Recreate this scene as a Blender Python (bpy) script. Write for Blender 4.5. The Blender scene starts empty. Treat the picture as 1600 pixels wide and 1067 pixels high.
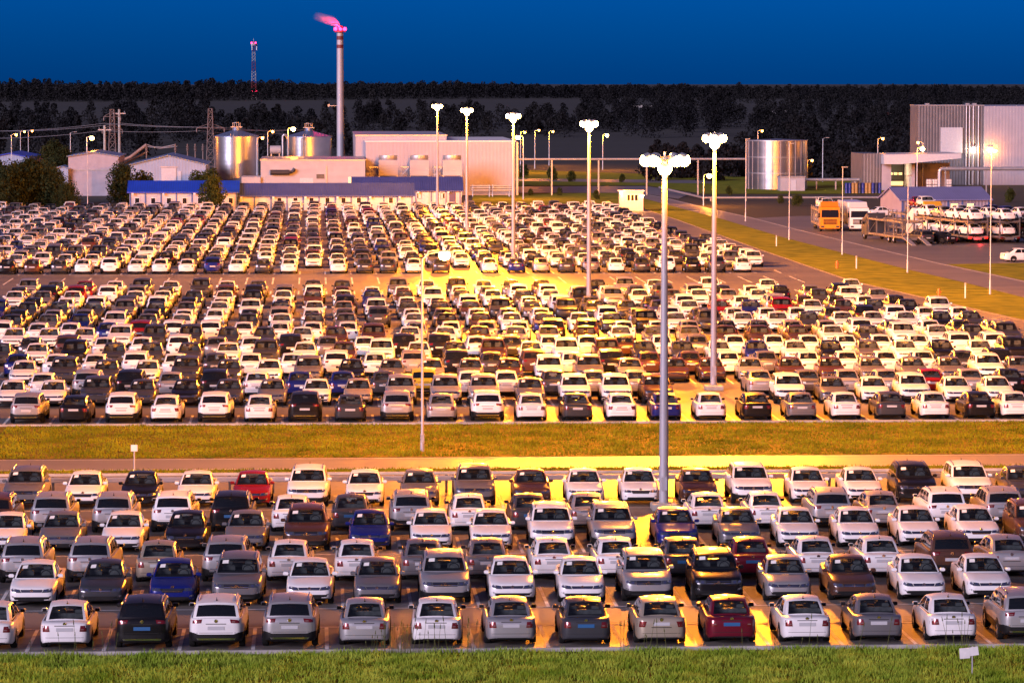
# Dusk over a floodlit car storage yard (built in mesh code; lot axis = +Y, metres)
SKY_FRONT = (.0, .165, 1.1)
SKY_BACK = (.18, .18, .22)
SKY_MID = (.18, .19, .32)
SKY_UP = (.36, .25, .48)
SUN_OFF = 38
SKY_STR = .10
SUN_E = 3.8
HAZE = 0.0
WIDE = 8.0
EXPO = 0.0
import bpy, bmesh, math, random
import numpy as np
from mathutils import Vector, Matrix
from mathutils.bvhtree import BVHTree

random.seed(7)
rng = np.random.default_rng(7)
S = bpy.context.scene
COL = S.collection

# ------------------------------------------------------------------ camera model (photo 1600 x 1067)
F, CX, CY, YH, CAMH = 5700.0, 800.0, 533.5, 128.0, 19.0
PITCH = math.atan((CY - YH) / F)
YAW = math.atan((CX - 490.0) / F)
FW = Vector((math.sin(YAW), math.cos(YAW)))
RT = Vector((math.cos(YAW), -math.sin(YAW)))

def ray(px, py):
    u, v = (px - CX) / F, -(py - CY) / F
    k = math.cos(PITCH) + v * math.sin(PITCH)
    up = -math.sin(PITCH) + v * math.cos(PITCH)
    h = FW * k + RT * u
    return h.x, h.y, up

def at(px, py):
    """ground point seen at a photo pixel"""
    x, y, z = ray(px, py)
    t = CAMH / -z
    return x * t, y * t

def xat(px, Y, py=400):
    x, y, z = ray(px, py)
    return x * Y / y

def zat(px, py, Y):
    x, y, z = ray(px, py)
    return CAMH + z * Y / y

cam = bpy.data.cameras.new('camera')
cam.sensor_width = 36.0
cam.lens = F / 1600 * 36.0
cam.clip_start = 1.0
cam.clip_end = 30000
camo = bpy.data.objects.new('camera', cam)
COL.objects.link(camo)
camo.location = (0, 0, CAMH)
camo.rotation_euler = (math.pi / 2 - PITCH, 0, -YAW)
S.camera = camo

# ------------------------------------------------------------------ materials
def new_mat(name):
    m = bpy.data.materials.new(name)
    m.use_nodes = True
    nt = m.node_tree
    return m, nt, nt.nodes['Principled BSDF']

def N(nt, kind, **kw):
    n = nt.nodes.new(kind)
    for k, v in kw.items():
        setattr(n, k, v)
    return n

def mat(name, col, rough=0.6, metal=0.0, var=0.0, scale=3.0, bump=0.0, coat=0.0, spec=0.5, col2=None, detail=4.0, stretch=(1, 1, 1), bscale=None):
    m, nt, b = new_mat(name)
    b.inputs['Base Color'].default_value = (*col, 1)
    b.inputs['Roughness'].default_value = rough
    b.inputs['Metallic'].default_value = metal
    b.inputs['Coat Weight'].default_value = coat
    b.inputs['Specular IOR Level'].default_value = spec
    if var or col2 or bump:
        tc = N(nt, 'ShaderNodeTexCoord')
        mp = N(nt, 'ShaderNodeMapping')
        mp.inputs['Scale'].default_value = stretch
        nt.links.new(tc.outputs['Object'], mp.inputs['Vector'])
        nz = N(nt, 'ShaderNodeTexNoise')
        nz.inputs['Scale'].default_value = scale
        nz.inputs['Detail'].default_value = detail
        nt.links.new(mp.outputs['Vector'], nz.inputs['Vector'])
        if var or col2:
            rp = N(nt, 'ShaderNodeValToRGB')
            rp.color_ramp.elements[0].position = 0.3
            rp.color_ramp.elements[1].position = 0.7
            c2 = col2 if col2 else tuple(min(1, c * (1 + var)) for c in col)
            c1 = col if col2 else tuple(c * (1 - var) for c in col)
            rp.color_ramp.elements[0].color = (*c1, 1)
            rp.color_ramp.elements[1].color = (*c2, 1)
            nt.links.new(nz.outputs['Fac'], rp.inputs['Fac'])
            nt.links.new(rp.outputs['Color'], b.inputs['Base Color'])
        if bump:
            bp = N(nt, 'ShaderNodeBump')
            bp.inputs['Strength'].default_value = bump
            nz2 = nz
            if bscale:
                nz2 = N(nt, 'ShaderNodeTexNoise')
                nz2.inputs['Scale'].default_value = bscale
                nz2.inputs['Detail'].default_value = 5
                nt.links.new(mp.outputs['Vector'], nz2.inputs['Vector'])
            nt.links.new(nz2.outputs['Fac'], bp.inputs['Height'])
            nt.links.new(bp.outputs['Normal'], b.inputs['Normal'])
    return m

def emit(name, col, strength):
    m, nt, b = new_mat(name)
    b.inputs['Base Color'].default_value = (*[min(c, 1) for c in col], 1)
    b.inputs['Emission Color'].default_value = (*col, 1)
    b.inputs['Emission Strength'].default_value = strength
    m.cycles.emission_sampling = 'NONE'     # lamps light the place through their own light objects
    return m

def ribbed(name, col, rough, metal, period, axis='X', strength=0.6, var=0.08):
    """sheet metal with ribs along one axis"""
    m, nt, b = new_mat(name)
    b.inputs['Roughness'].default_value = rough
    b.inputs['Metallic'].default_value = metal
    tc = N(nt, 'ShaderNodeTexCoord')
    wv = N(nt, 'ShaderNodeTexWave', wave_type='BANDS', bands_direction=axis, wave_profile='SIN')
    wv.inputs['Scale'].default_value = 0.314 / period
    nt.links.new(tc.outputs['Object'], wv.inputs['Vector'])
    bp = N(nt, 'ShaderNodeBump')
    bp.inputs['Strength'].default_value = strength
    bp.inputs['Distance'].default_value = 0.05
    nt.links.new(wv.outputs['Fac'], bp.inputs['Height'])
    nt.links.new(bp.outputs['Normal'], b.inputs['Normal'])
    nz = N(nt, 'ShaderNodeTexNoise')
    nz.inputs['Scale'].default_value = 0.6
    nz.inputs['Detail'].default_value = 6
    nt.links.new(tc.outputs['Object'], nz.inputs['Vector'])
    rp = N(nt, 'ShaderNodeValToRGB')
    rp.color_ramp.elements[0].position = 0.3
    rp.color_ramp.elements[1].position = 0.7
    rp.color_ramp.elements[0].color = (*[c * (1 - var) for c in col], 1)
    rp.color_ramp.elements[1].color = (*[min(1, c * (1 + var)) for c in col], 1)
    nt.links.new(nz.outputs['Fac'], rp.inputs['Fac'])
    nt.links.new(rp.outputs['Color'], b.inputs['Base Color'])
    return m

def paint_mat(name, attr):
    m, nt, b = new_mat(name)
    if attr:
        a = N(nt, 'ShaderNodeAttribute', attribute_name='paint')
        c, al = a.outputs['Color'], a.outputs['Alpha']
    else:
        a = N(nt, 'ShaderNodeObjectInfo')
        c, al = a.outputs['Color'], a.outputs['Alpha']
    # road dust that gathers on the lower body
    tc = N(nt, 'ShaderNodeTexCoord')
    nz = N(nt, 'ShaderNodeTexNoise')
    nz.inputs['Scale'].default_value = 2.3
    nz.inputs['Detail'].default_value = 5
    nt.links.new(tc.outputs['Object'], nz.inputs['Vector'])
    mr = N(nt, 'ShaderNodeMapRange')
    mr.inputs['From Min'].default_value = 0.35
    mr.inputs['From Max'].default_value = 0.8
    mr.inputs['To Min'].default_value = 0.0
    mr.inputs['To Max'].default_value = 0.18
    nt.links.new(nz.outputs['Fac'], mr.inputs['Value'])
    mx = N(nt, 'ShaderNodeMix', data_type='RGBA')
    nt.links.new(mr.outputs['Result'], mx.inputs['Factor'])
    nt.links.new(c, mx.inputs[6])
    dk = N(nt, 'ShaderNodeMix', data_type='RGBA', blend_type='MULTIPLY'); dk.inputs[0].default_value = 1.0
    nt.links.new(c, dk.inputs[6]); dk.inputs[7].default_value = (.55, .5, .45, 1)
    nt.links.new(dk.outputs[2], mx.inputs[7])
    nt.links.new(mx.outputs[2], b.inputs['Base Color'])
    nt.links.new(al, b.inputs['Metallic'])
    rr = N(nt, 'ShaderNodeMapRange')
    rr.inputs['To Min'].default_value = 0.26
    rr.inputs['To Max'].default_value = 0.38
    nt.links.new(nz.outputs['Fac'], rr.inputs['Value'])
    nt.links.new(rr.outputs['Result'], b.inputs['Roughness'])
    b.inputs['Coat Weight'].default_value = 0.35
    b.inputs['Coat Roughness'].default_value = 0.08
    b.inputs['Specular IOR Level'].default_value = 0.2
    return m

def glass_mat(name, tint, clear):
    m, nt, b = new_mat(name)
    out = nt.nodes['Material Output']
    b.inputs['Base Color'].default_value = (0.008, 0.01, 0.013, 1)
    b.inputs['Roughness'].default_value = 0.06
    b.inputs['Coat Weight'].default_value = 0.4
    tr = N(nt, 'ShaderNodeBsdfTransparent')
    tr.inputs['Color'].default_value = (*tint, 1)
    mx = N(nt, 'ShaderNodeMixShader')
    mx.inputs['Fac'].default_value = clear
    nt.links.new(b.outputs[0], mx.inputs[1])
    nt.links.new(tr.outputs[0], mx.inputs[2])
    nt.links.new(mx.outputs[0], out.inputs['Surface'])
    return m

M = {}
M['paint'] = paint_mat('car_paint', False)
M['paint_many'] = paint_mat('car_paint_many', True)
M['glass'] = glass_mat('car_glass', (0.75, 0.8, 0.8), 0.5)
M['dark_glass'] = glass_mat('tinted_glass', (0.3, 0.3, 0.3), 0.2)
M['black'] = mat('black_plastic', (0.009, 0.009, 0.01), 0.5, var=0.2, scale=5, spec=.2)
M['gap'] = mat('panel_gap', (0.01, 0.01, 0.01), 0.8)
M['tyre'] = mat('tyre_rubber', (0.010, 0.010, 0.010), 0.85, var=0.2, scale=9, spec=.15)
M['rim'] = mat('alloy', (0.5, 0.5, 0.52), 0.3, 0.9)
M['chrome'] = mat('chrome', (0.75, 0.75, 0.77), 0.15, 1.0)
M['interior'] = mat('car_trim', (0.03, 0.03, 0.034), 0.8)
M['seat'] = mat('wrapped_seat', (0.28, 0.30, 0.31), 0.35, var=0.3, scale=6)
M['paper'] = mat('paper_slip', (0.75, 0.75, 0.7), 0.8)
M['plate'] = mat('plate_blank', (0.42, 0.43, 0.45), 0.4)
M['plate_blue'] = mat('plate_film', (0.02, 0.10, 0.25), 0.4)
def lamp_lens(name, col, rough=0.12):
    m, nt, b = new_mat(name)
    b.inputs['Base Color'].default_value = (*col, 1)
    b.inputs['Roughness'].default_value = rough
    b.inputs['Coat Weight'].default_value = 1.0
    b.inputs['Metallic'].default_value = 0.3
    return m
M['headlight'] = lamp_lens('headlight_glass', (0.06, 0.068, 0.085))
M['reverse'] = mat('reverse_lens', (0.16, 0.09, 0.09), .6, spec=.1)
M['taillight'] = lamp_lens('tail_light_red', (0.16, 0.006, 0.01), 0.2)

# ------------------------------------------------------------------ mesh helper
class MB:
    def __init__(s):
        s.v, s.f, s.m = [], [], []
    def add(s, vs, fs, mi=0):
        o = len(s.v)
        s.v += [tuple(p) for p in vs]
        s.f += [tuple(i + o for i in f) for f in fs]
        s.m += [mi] * len(fs)
    def quad(s, a, b, c, d, mi=0):
        s.add([a, b, c, d], [(0, 1, 2, 3)], mi)
    def box(s, x0, x1, y0, y1, z0, z1, mi=0, bev=0.0):
        if bev:
            b = bev
            ring = lambda z, i: [(x0 + i, y0 + i, z), (x1 - i, y0 + i, z), (x1 - i, y1 - i, z), (x0 + i, y1 - i, z)]
            rs = [ring(z0, b), ring(z0 + b, 0), ring(z1 - b, 0), ring(z1, b)]
            vs = sum(rs, [])
            fs = [(3, 2, 1, 0), (12, 13, 14, 15)]
            for k in range(3):
                for j in range(4):
                    fs.append((k * 4 + j, k * 4 + (j + 1) % 4, k * 4 + 4 + (j + 1) % 4, k * 4 + 4 + j))
            s.add(vs, fs, mi)
            return
        vs = [(x0, y0, z0), (x1, y0, z0), (x1, y1, z0), (x0, y1, z0), (x0, y0, z1), (x1, y0, z1), (x1, y1, z1), (x0, y1, z1)]
        s.add(vs, [(3, 2, 1, 0), (4, 5, 6, 7), (0, 1, 5, 4), (1, 2, 6, 5), (2, 3, 7, 6), (3, 0, 4, 7)], mi)
    def tube(s, a, b, r0, r1=None, n=8, mi=0, cap=True):
        r1 = r0 if r1 is None else r1
        a, b = Vector(a), Vector(b)
        d = (b - a).normalized()
        up = Vector((0, 0, 1)) if abs(d.z) < 0.95 else Vector((1, 0, 0))
        e1 = d.cross(up).normalized()
        e2 = d.cross(e1)
        vs = []
        for p, r in ((a, r0), (b, r1)):
            for k in range(n):
                t = 2 * math.pi * k / n
                vs.append(p + e1 * (r * math.cos(t)) + e2 * (r * math.sin(t)))
        fs = [(k, (k + 1) % n, n + (k + 1) % n, n + k) for k in range(n)]
        if cap:
            fs += [tuple(range(n - 1, -1, -1)), tuple(range(n, 2 * n))]
        s.add(vs, fs, mi)
    def path(s, pts, r, n=8, mi=0):
        for a, b in zip(pts[:-1], pts[1:]):
            s.tube(a, b, r, r, n, mi)
    def lathe(s, prof, n=16, mi=0, c=(0, 0, 0), axis='Z', a0=0.0, a1=2 * math.pi):
        """prof: [(r, h)]"""
        full = abs(a1 - a0 - 2 * math.pi) < 1e-6
        cols = n if full else n + 1
        vs = []
        for r, h in prof:
            for k in range(cols):
                t = a0 + (a1 - a0) * k / n
                x, y = r * math.cos(t), r * math.sin(t)
                p = (x, y, h) if axis == 'Z' else (h, x, y) if axis == 'X' else (x, h, y)
                vs.append((p[0] + c[0], p[1] + c[1], p[2] + c[2]))
        fs = []
        for i in range(len(prof) - 1):
            for k in range(n):
                k2 = (k + 1) % cols
                fs.append((i * cols + k, i * cols + k2, (i + 1) * cols + k2, (i + 1) * cols + k))
        s.add(vs, fs, mi)
    def grid(s, fn, us, vs_, mi=0, mfn=None):
        P = [[fn(u, v) for v in vs_] for u in us]
        nv = len(vs_)
        vs = [p for row in P for p in row]
        o = len(s.v)
        s.v += [tuple(p) for p in vs]
        for i in range(len(us) - 1):
            for j in range(nv - 1):
                mm = mi if mfn is None else mfn(i, j)
                if mm is None:
                    continue
                s.f.append((o + i * nv + j, o + (i + 1) * nv + j, o + (i + 1) * nv + j + 1, o + i * nv + j + 1))
                s.m.append(mm)
    def mesh(s, name, mats, weld=False, sharp=35, flat=False):
        used = sorted({i for f in s.f for i in f})
        if len(used) < len(s.v):
            ix = {o: k for k, o in enumerate(used)}
            s.v = [s.v[i] for i in used]
            s.f = [tuple(ix[i] for i in f) for f in s.f]
        me = bpy.data.meshes.new(name)
        me.from_pydata(s.v, [], s.f)
        for m in (mats if isinstance(mats, (list, tuple)) else [mats]):
            me.materials.append(m)
        me.polygons.foreach_set('material_index', s.m)
        if weld:
            bm = bmesh.new()
            bm.from_mesh(me)
            bmesh.ops.remove_doubles(bm, verts=bm.verts, dist=0.0008)
            bmesh.ops.recalc_face_normals(bm, faces=bm.faces)
            bm.to_mesh(me)
            bm.free()
        if not flat:
            me.polygons.foreach_set('use_smooth', [True] * len(me.polygons))
            me.set_sharp_from_angle(angle=math.radians(sharp))
        me.update()
        return me
    def build(s, name, mats, parent=None, weld=False, sharp=35, flat=False, loc=None):
        me = s.mesh(name, mats, weld, sharp, flat)
        return link(name, me, parent, loc)

def link(name, data, parent=None, loc=None):
    o = bpy.data.objects.new(name, data)
    COL.objects.link(o)
    if parent is not None:
        o.parent = parent
    if loc is not None:
        o.location = loc
    return o

def tag(o, label=None, cat=None, group=None, kind=None):
    if label: o['label'] = label
    if cat: o['category'] = cat
    if group: o['group'] = group
    if kind: o['kind'] = kind
    return o

def thing(name, label, cat, loc=(0, 0, 0), rz=0.0, group=None):
    o = bpy.data.objects.new(name, None)
    o.empty_display_size = 0.3
    COL.objects.link(o)
    o.location = loc
    o.rotation_euler = (0, 0, rz)
    return tag(o, label, cat, group)

def copy_tree(o, parent=None):
    c = o.copy()
    COL.objects.link(c)
    if parent is not None:
        c.parent = parent
    for ch in list(o.children):
        copy_tree(ch, c)
    return c

def light(name, loc, power, col, radius=0.3, parent=None, wide=0, twin=False):
    d = bpy.data.lights.new(name, 'POINT')
    d.energy = power
    if wide:   # floodlights aimed outwards: more light towards the sides than straight down
        d.use_nodes = True
        nt = d.node_tree
        em = nt.nodes['Emission']
        tc = N(nt, 'ShaderNodeTexCoord'); sp = N(nt, 'ShaderNodeSeparateXYZ')
        nt.links.new(tc.outputs['Normal'], sp.inputs[0])
        ab = N(nt, 'ShaderNodeMath', operation='ABSOLUTE'); nt.links.new(sp.outputs['Z'], ab.inputs[0])
        mxm = N(nt, 'ShaderNodeMath', operation='MAXIMUM'); nt.links.new(ab.outputs[0], mxm.inputs[0]); mxm.inputs[1].default_value = .01
        pw = N(nt, 'ShaderNodeMath', operation='POWER'); nt.links.new(mxm.outputs[0], pw.inputs[0]); pw.inputs[1].default_value = -2.0
        mn = N(nt, 'ShaderNodeMath', operation='MINIMUM'); nt.links.new(pw.outputs[0], mn.inputs[0]); mn.inputs[1].default_value = wide
        last = mn.outputs[0]
        if twin:   # two heads that face along the rows
            sq = N(nt, 'ShaderNodeMath', operation='MULTIPLY'); nt.links.new(sp.outputs['X'], sq.inputs[0]); nt.links.new(sp.outputs['X'], sq.inputs[1])
            ma = N(nt, 'ShaderNodeMath', operation='MULTIPLY_ADD'); nt.links.new(sq.outputs[0], ma.inputs[0]); ma.inputs[1].default_value = 1.9; ma.inputs[2].default_value = .22
            m3 = N(nt, 'ShaderNodeMath', operation='MULTIPLY'); nt.links.new(last, m3.inputs[0]); nt.links.new(ma.outputs[0], m3.inputs[1])
            last = m3.outputs[0]
        nt.links.new(last, em.inputs['Strength'])
    d.color = col
    d.shadow_soft_size = radius
    o = link(name, d, parent, loc)
    return o
# ------------------------------------------------------------------ cars
def lerp(a, b, t): return a + (b - a) * t
def interp(pts, y):
    if y <= pts[0][0]: return pts[0][1]
    for (a, za), (b, zb) in zip(pts[:-1], pts[1:]):
        if y <= b:
            t = (y - a) / (b - a)
            t = t * t * (3 - 2 * t) * 0.5 + t * 0.5
            return za + (zb - za) * t
    return pts[-1][1]

SPEC = {
 'saloon': dict(L=4.39, W=1.70, r=0.31, fa=1.36, ra=-1.20, belt=0.93,
    top=[(-2.195, .80), (-2.16, .90), (-2.08, .955), (-1.65, .985), (-1.5, .97), (0.9, .95), (1.1, .945), (1.55, .885), (1.9, .815), (2.07, .765), (2.15, .715), (2.195, .62)],
    cowl=(0.98, .955), ws=(0.22, 1.415), roof=1.465, rt=(-0.92, 1.405), rb=(-1.62, 0.99), clad=0,
    head=[(.37, .585), (.815, .60), (.80, .745), (.43, .695)], grille=[(-.36, .59), (.36, .59), (.40, .69), (-.40, .69)],
    intake=[(-.60, .29), (.60, .29), (.66, .43), (-.66, .43)],
    tail=[(.50, .665), (.80, .655), (.80, .86), (.53, .86)], plate=(.28, .67, .79), slot=.855, badge_f=.645, badge_r=.905),
 'liftback': dict(L=4.46, W=1.71, r=0.31, fa=1.38, ra=-1.22, belt=0.94,
    top=[(-2.23, .78), (-2.2, .92), (-2.12, .985), (-1.98, 1.02), (-1.8, 1.0), (0.9, .955), (1.1, .95), (1.55, .89), (1.9, .825), (2.08, .775), (2.17, .73), (2.23, .63)],
    cowl=(0.98, .96), ws=(0.22, 1.42), roof=1.47, rt=(-1.12, 1.405), rb=(-1.93, 1.03), clad=0,
    head=[(.42, .61), (.82, .615), (.80, .74), (.45, .71)], grille=[(-.36, .56), (.36, .56), (.44, .70), (-.44, .70)],
    intake=[(-.62, .31), (.62, .31), (.58, .40), (-.58, .40)],
    tail=[(.56, .67), (.81, .67), (.80, .86), (.50, .86)], plate=(.28, .72, .83), slot=.66, badge_f=.735, badge_r=.915),
 'suv': dict(L=4.49, W=1.84, r=0.345, fa=1.38, ra=-1.29, belt=1.08,
    top=[(-2.245, .92), (-2.22, 1.04), (-2.16, 1.10), (-2.0, 1.11), (0.9, 1.09), (1.1, 1.085), (1.6, 1.03), (1.95, .965), (2.1, .91), (2.2, .85), (2.245, .75)],
    cowl=(1.0, 1.10), ws=(0.34, 1.575), roof=1.66, rt=(-1.80, 1.575), rb=(-2.13, 1.115), clad=1,
    head=[(.45, .72), (.885, .73), (.87, .865), (.47, .855)], grille=[(-.44, .70), (.44, .70), (.46, .85), (-.46, .85)],
    intake=[(-.66, .32), (.66, .32), (.70, .46), (-.70, .46)],
    tail=[(.50, .93), (.88, .91), (.885, 1.02), (.46, 1.055)], plate=(.28, .70, .82), slot=.90, badge_f=.775, badge_r=.995),
}

def lower_body(sp, ny):
    L, W = sp['L'], sp['W']
    w0 = W / 2
    h = L / 2
    ends = [(0, .64), (.025, .78), (.07, .86), (.15, .92), (.30, .965), (.50, .99)] if ny > 8 else [(0, .68), (.08, .88), (.35, .98)]
    ys = [(-h + o, wf) for o, wf in ends]
    inner = np.linspace(-h + .75, h - .75, ny)
    ys += [(float(y), 1.0) for y in inner]
    ys += [(h - o, wf) for o, wf in reversed(ends)]
    rings = []
    for y, wf in ys:
        w = w0 * wf
        zt = interp(sp['top'], y)
        tip = max(0.0, 1 - (h - abs(y)) / 0.35)
        zb = .19 + .09 * tip + (.04 if sp['clad'] else 0)
        cab = sp['rb'][0] < y < sp['cowl'][0]
        zs = min(sp['belt'], zt - (.0 if cab else .055))
        zm = lerp(zb, zs, .5)
        half = [(0, zb), (.72 * w, zb), (.92 * w, zb + .03), (.985 * w, zb + .11), (w, lerp(zb, zs, .42)), (.998 * w, lerp(zb, zs, .66)),
                (.985 * w, lerp(zb, zs, .84)), (.955 * w, zs - .01), (.90 * w, zs + (.0 if cab else .028)), (.55 * w, (zs if cab else zt - .006)), (0, (zs if cab else zt))]
        if ny <= 8:
            half = [half[i] for i in (0, 2, 4, 6, 8, 10)]
        ring = [(x, y, z) for x, z in half] + [(-x, y, z) for x, z in reversed(half[1:-1])]
        rings.append((y, ring, len(half)))
    return rings

def conform(bvh, quad, nu, nv, d, off, mb, mi, origin, mirror=False):
    """lay a four-cornered patch given in (a, z) on the body, seen along d"""
    (a0, z0), (a1, z1), (a2, z2), (a3, z3) = quad
    def fn(u, v):
        a = lerp(lerp(a0, a1, u), lerp(a3, a2, u), v)
        z = lerp(lerp(z0, z1, u), lerp(z3, z2, u), v)
        if mirror: a = -a
        o = Vector((a, origin, z)) if d.y else Vector((origin, a, z))
        hit, n, i, dist = bvh.ray_cast(o, d)
        if hit is None:
            hit = Vector((a, -d.y * abs(origin) * .55, z)) if d.y else Vector((-d.x * .82, a, z))
            n = -d
        p = hit - d * off
        return tuple(p)
    us = [i / nu for i in range(nu + 1)]
    vs = [i / nv for i in range(nv + 1)]
    mb.grid(fn, us, vs, mi)

def disc_on_side(bvh, cy, cz, r, sx, off, mb, mi, zmin):
    n = 18
    d = Vector((-sx, 0, 0))
    def fn(u, v):
        t = 2 * math.pi * u
        y, z = cy + r * v * math.cos(t), max(zmin, cz + r * v * math.sin(t))
        hit, nn, i, dist = bvh.ray_cast(Vector((sx * 3, y, z)), d)
        x = hit.x if hit is not None else sx * .80
        return (x + sx * off, y, z)
    mb.grid(fn, [k / n for k in range(n + 1)], [0.02, .5, .85, 1.0], mi)

def greenhouse(sp, hi):
    """returns MBs: shell, windscreen, rear window, four side windows"""
    w0 = sp['W'] / 2
    xb, xt = .885 * w0, (.70 if not sp['clad'] else .76) * w0
    yc, zc = sp['cowl']; yw, zw = sp['ws']; yr, zr = sp['rt']; yb, zb = sp['rb']
    zc -= .02; zb -= .02
    belt = sp['belt'] - .012
    xrb, xrt = (.80 if not sp['clad'] else .85) * w0, (.655 if not sp['clad'] else .735) * w0
    side_drop = .055
    def wsb(u): return Vector((u * xb, yc + .13 * (1 - u * u) - .06, lerp(zc, belt, u * u)))
    def wst(u): return Vector((u * xt, yw + .10 * (1 - u * u) - .05, zw - side_drop * u * u))
    def rrb(u): return Vector((u * xrb, yb - .10 * (1 - u * u) + .05, lerp(zb, belt, u * u)))
    def rrt(u): return Vector((u * xrt, yr - .08 * (1 - u * u) + .04, zr - side_drop * u * u))
    def W(u, v):
        p = wsb(u).lerp(wst(u), v); p.y += .03 * math.sin(math.pi * v); p.z += .025 * math.sin(math.pi * v)
        return tuple(p)
    def R(u, v):
        p = rrb(u).lerp(rrt(u), v); p.y -= .03 * math.sin(math.pi * v); p.z += .02 * math.sin(math.pi * v)
        return tuple(p)
    def zroof(s): return lerp(zw, zr, s) + (sp['roof'] - max(zw, zr)) * 1.0 * math.sin(math.pi * min(1, max(0, s))) ** .7
    def Sd(sx):
        def fn(s, v):
            b0, b1 = wsb(1), rrb(1)
            t0, t1 = Vector(W(1, 1)), Vector(R(1, 1))
            b = b0.lerp(b1, s); b.x = lerp(xb, xrb, s ** 2.2)
            t = t0.lerp(t1, s); t.x = lerp(xt, xrt, s ** 2); t.z = zroof(s) - side_drop
            p = b.lerp(t, v)
            k = math.sin(math.pi * v) * .028
            p.x += k
            e = math.sin(math.pi * v)
            p.y += lerp(.03, -.03, s) * e * (1 if s in (0, 1) else 0) + lerp(.03, -.03, s) * e * (0 if s in (0, 1) else 1)
            p.z += lerp(.025, .02, s) * e * (1 - math.sin(math.pi * s))
            if s in (0.0, 1.0): p.x -= k
            return (p.x * sx, p.y, p.z)
        return fn
    def roof(u, s):
        a, b = Vector(wst(u)), Vector(rrt(u))
        p = a.lerp(b, s)
        xe = lerp(xt, xrt, s ** 2)
        return (u * xe, p.y, zroof(s) - side_drop * u * u)
    shell = MB()
    nU = [-1, -.93, -.6, -.2, .2, .6, .93, 1] if hi else [-1, -.92, 0, .92, 1]
    nV = [0, .05, .35, .65, .93, 1] if hi else [0, .06, .93, 1]
    lu, lv = len(nU) - 2, len(nV) - 2
    ins = lambda i, j: 0 < i < lu and 0 < j < lv
    shell.grid(W, nU, nV, 0, lambda i, j: None if ins(i, j) else 0)
    wsg = MB(); wsg.grid(W, nU, nV, 0, lambda i, j: 0 if ins(i, j) else None)
    rU = [-1, -.87, -.5, 0, .5, .87, 1] if hi else [-1, -.87, 0, .87, 1]
    rV = [0, .10, .4, .7, .92, 1] if hi else [0, .1, .92, 1]
    if sp['clad']: rV[-2] = .84
    lu2, lv2 = len(rU) - 2, len(rV) - 2
    ins2 = lambda i, j: 0 < i < lu2 and 0 < j < lv2
    shell.grid(R, rU, rV, 0, lambda i, j: None if ins2(i, j) else 0)
    rw = MB(); rw.grid(R, rU, rV, 0, lambda i, j: 0 if ins2(i, j) else None)
    if sp['clad']:
        sS = [0, .07, .25, .36, .385, .55, .66, .685, .78, .90, 1]
        win = [(1, 3), (4, 6), (7, 9)]
    else:
        sS = [0, .09, .3, .45, .48, .6, .80, 1.0]
        win = [(1, 3), (4, 6)]
    sV = [0, .10, .5, .86, 1]
    sides = []
    for sx in (1, -1):
        fn = Sd(sx)
        inw = lambda i, j: 0 < j < 3 and any(a <= i < b for a, b in win)
        shell.grid(fn, sS, sV, 0, lambda i, j: None if inw(i, j) else 0)
        for a, b in win:
            g = MB(); g.grid(fn, sS, sV, 0, lambda i, j: 0 if (0 < j < 3 and a <= i < b) else None)
            sides.append(g)
    nR = 9 if hi else 4
    shell.grid(roof, nU, [k / nR for k in range(nR + 1)], 0)
    return shell, wsg, rw, sides, dict(xb=xb, xt=xt, W=W, R=R, roof=roof, zroof=zroof, xr=xt, yw=yw, yr=yr)

def wheel_meshes(r, tag_):
    t = MB()
    t.lathe([(r * .62, -.10), (r * .9, -.105), (r * .985, -.08), (r, -.04), (r, .04), (r * .985, .08), (r * .9, .105), (r * .62, .10)], 20, 0, axis='X')
    rm = MB()
    rm.lathe([(0.0, .075), (r * .60, .06), (r * .66, .098), (r * .60, .108), (r * .585, .085)], 20, 0, axis='X')
    for k in range(5):
        a = 2 * math.pi * k / 5
        c, s_ = math.cos(a), math.sin(a)
        def pt(rad, wdt, x): return (x, rad * c - wdt * s_, rad * s_ + wdt * c)
        vs = [pt(.03, -.045, .10), pt(.03, .045, .10), pt(r * .62, .03, .1), pt(r * .62, -.03, .1)]
        vs += [pt(.03, -.05, .06), pt(.03, .05, .06), pt(r * .62, .035, .06), pt(r * .62, -.035, .06)]
        rm.add(vs, [(0, 1, 2, 3), (0, 4, 5, 1), (1, 5, 6, 2), (2, 6, 7, 3), (3, 7, 4, 0)], 1)
    return t.mesh('wheel', M['tyre']), rm.mesh('rim', [M['gap'], M['rim']])

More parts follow.
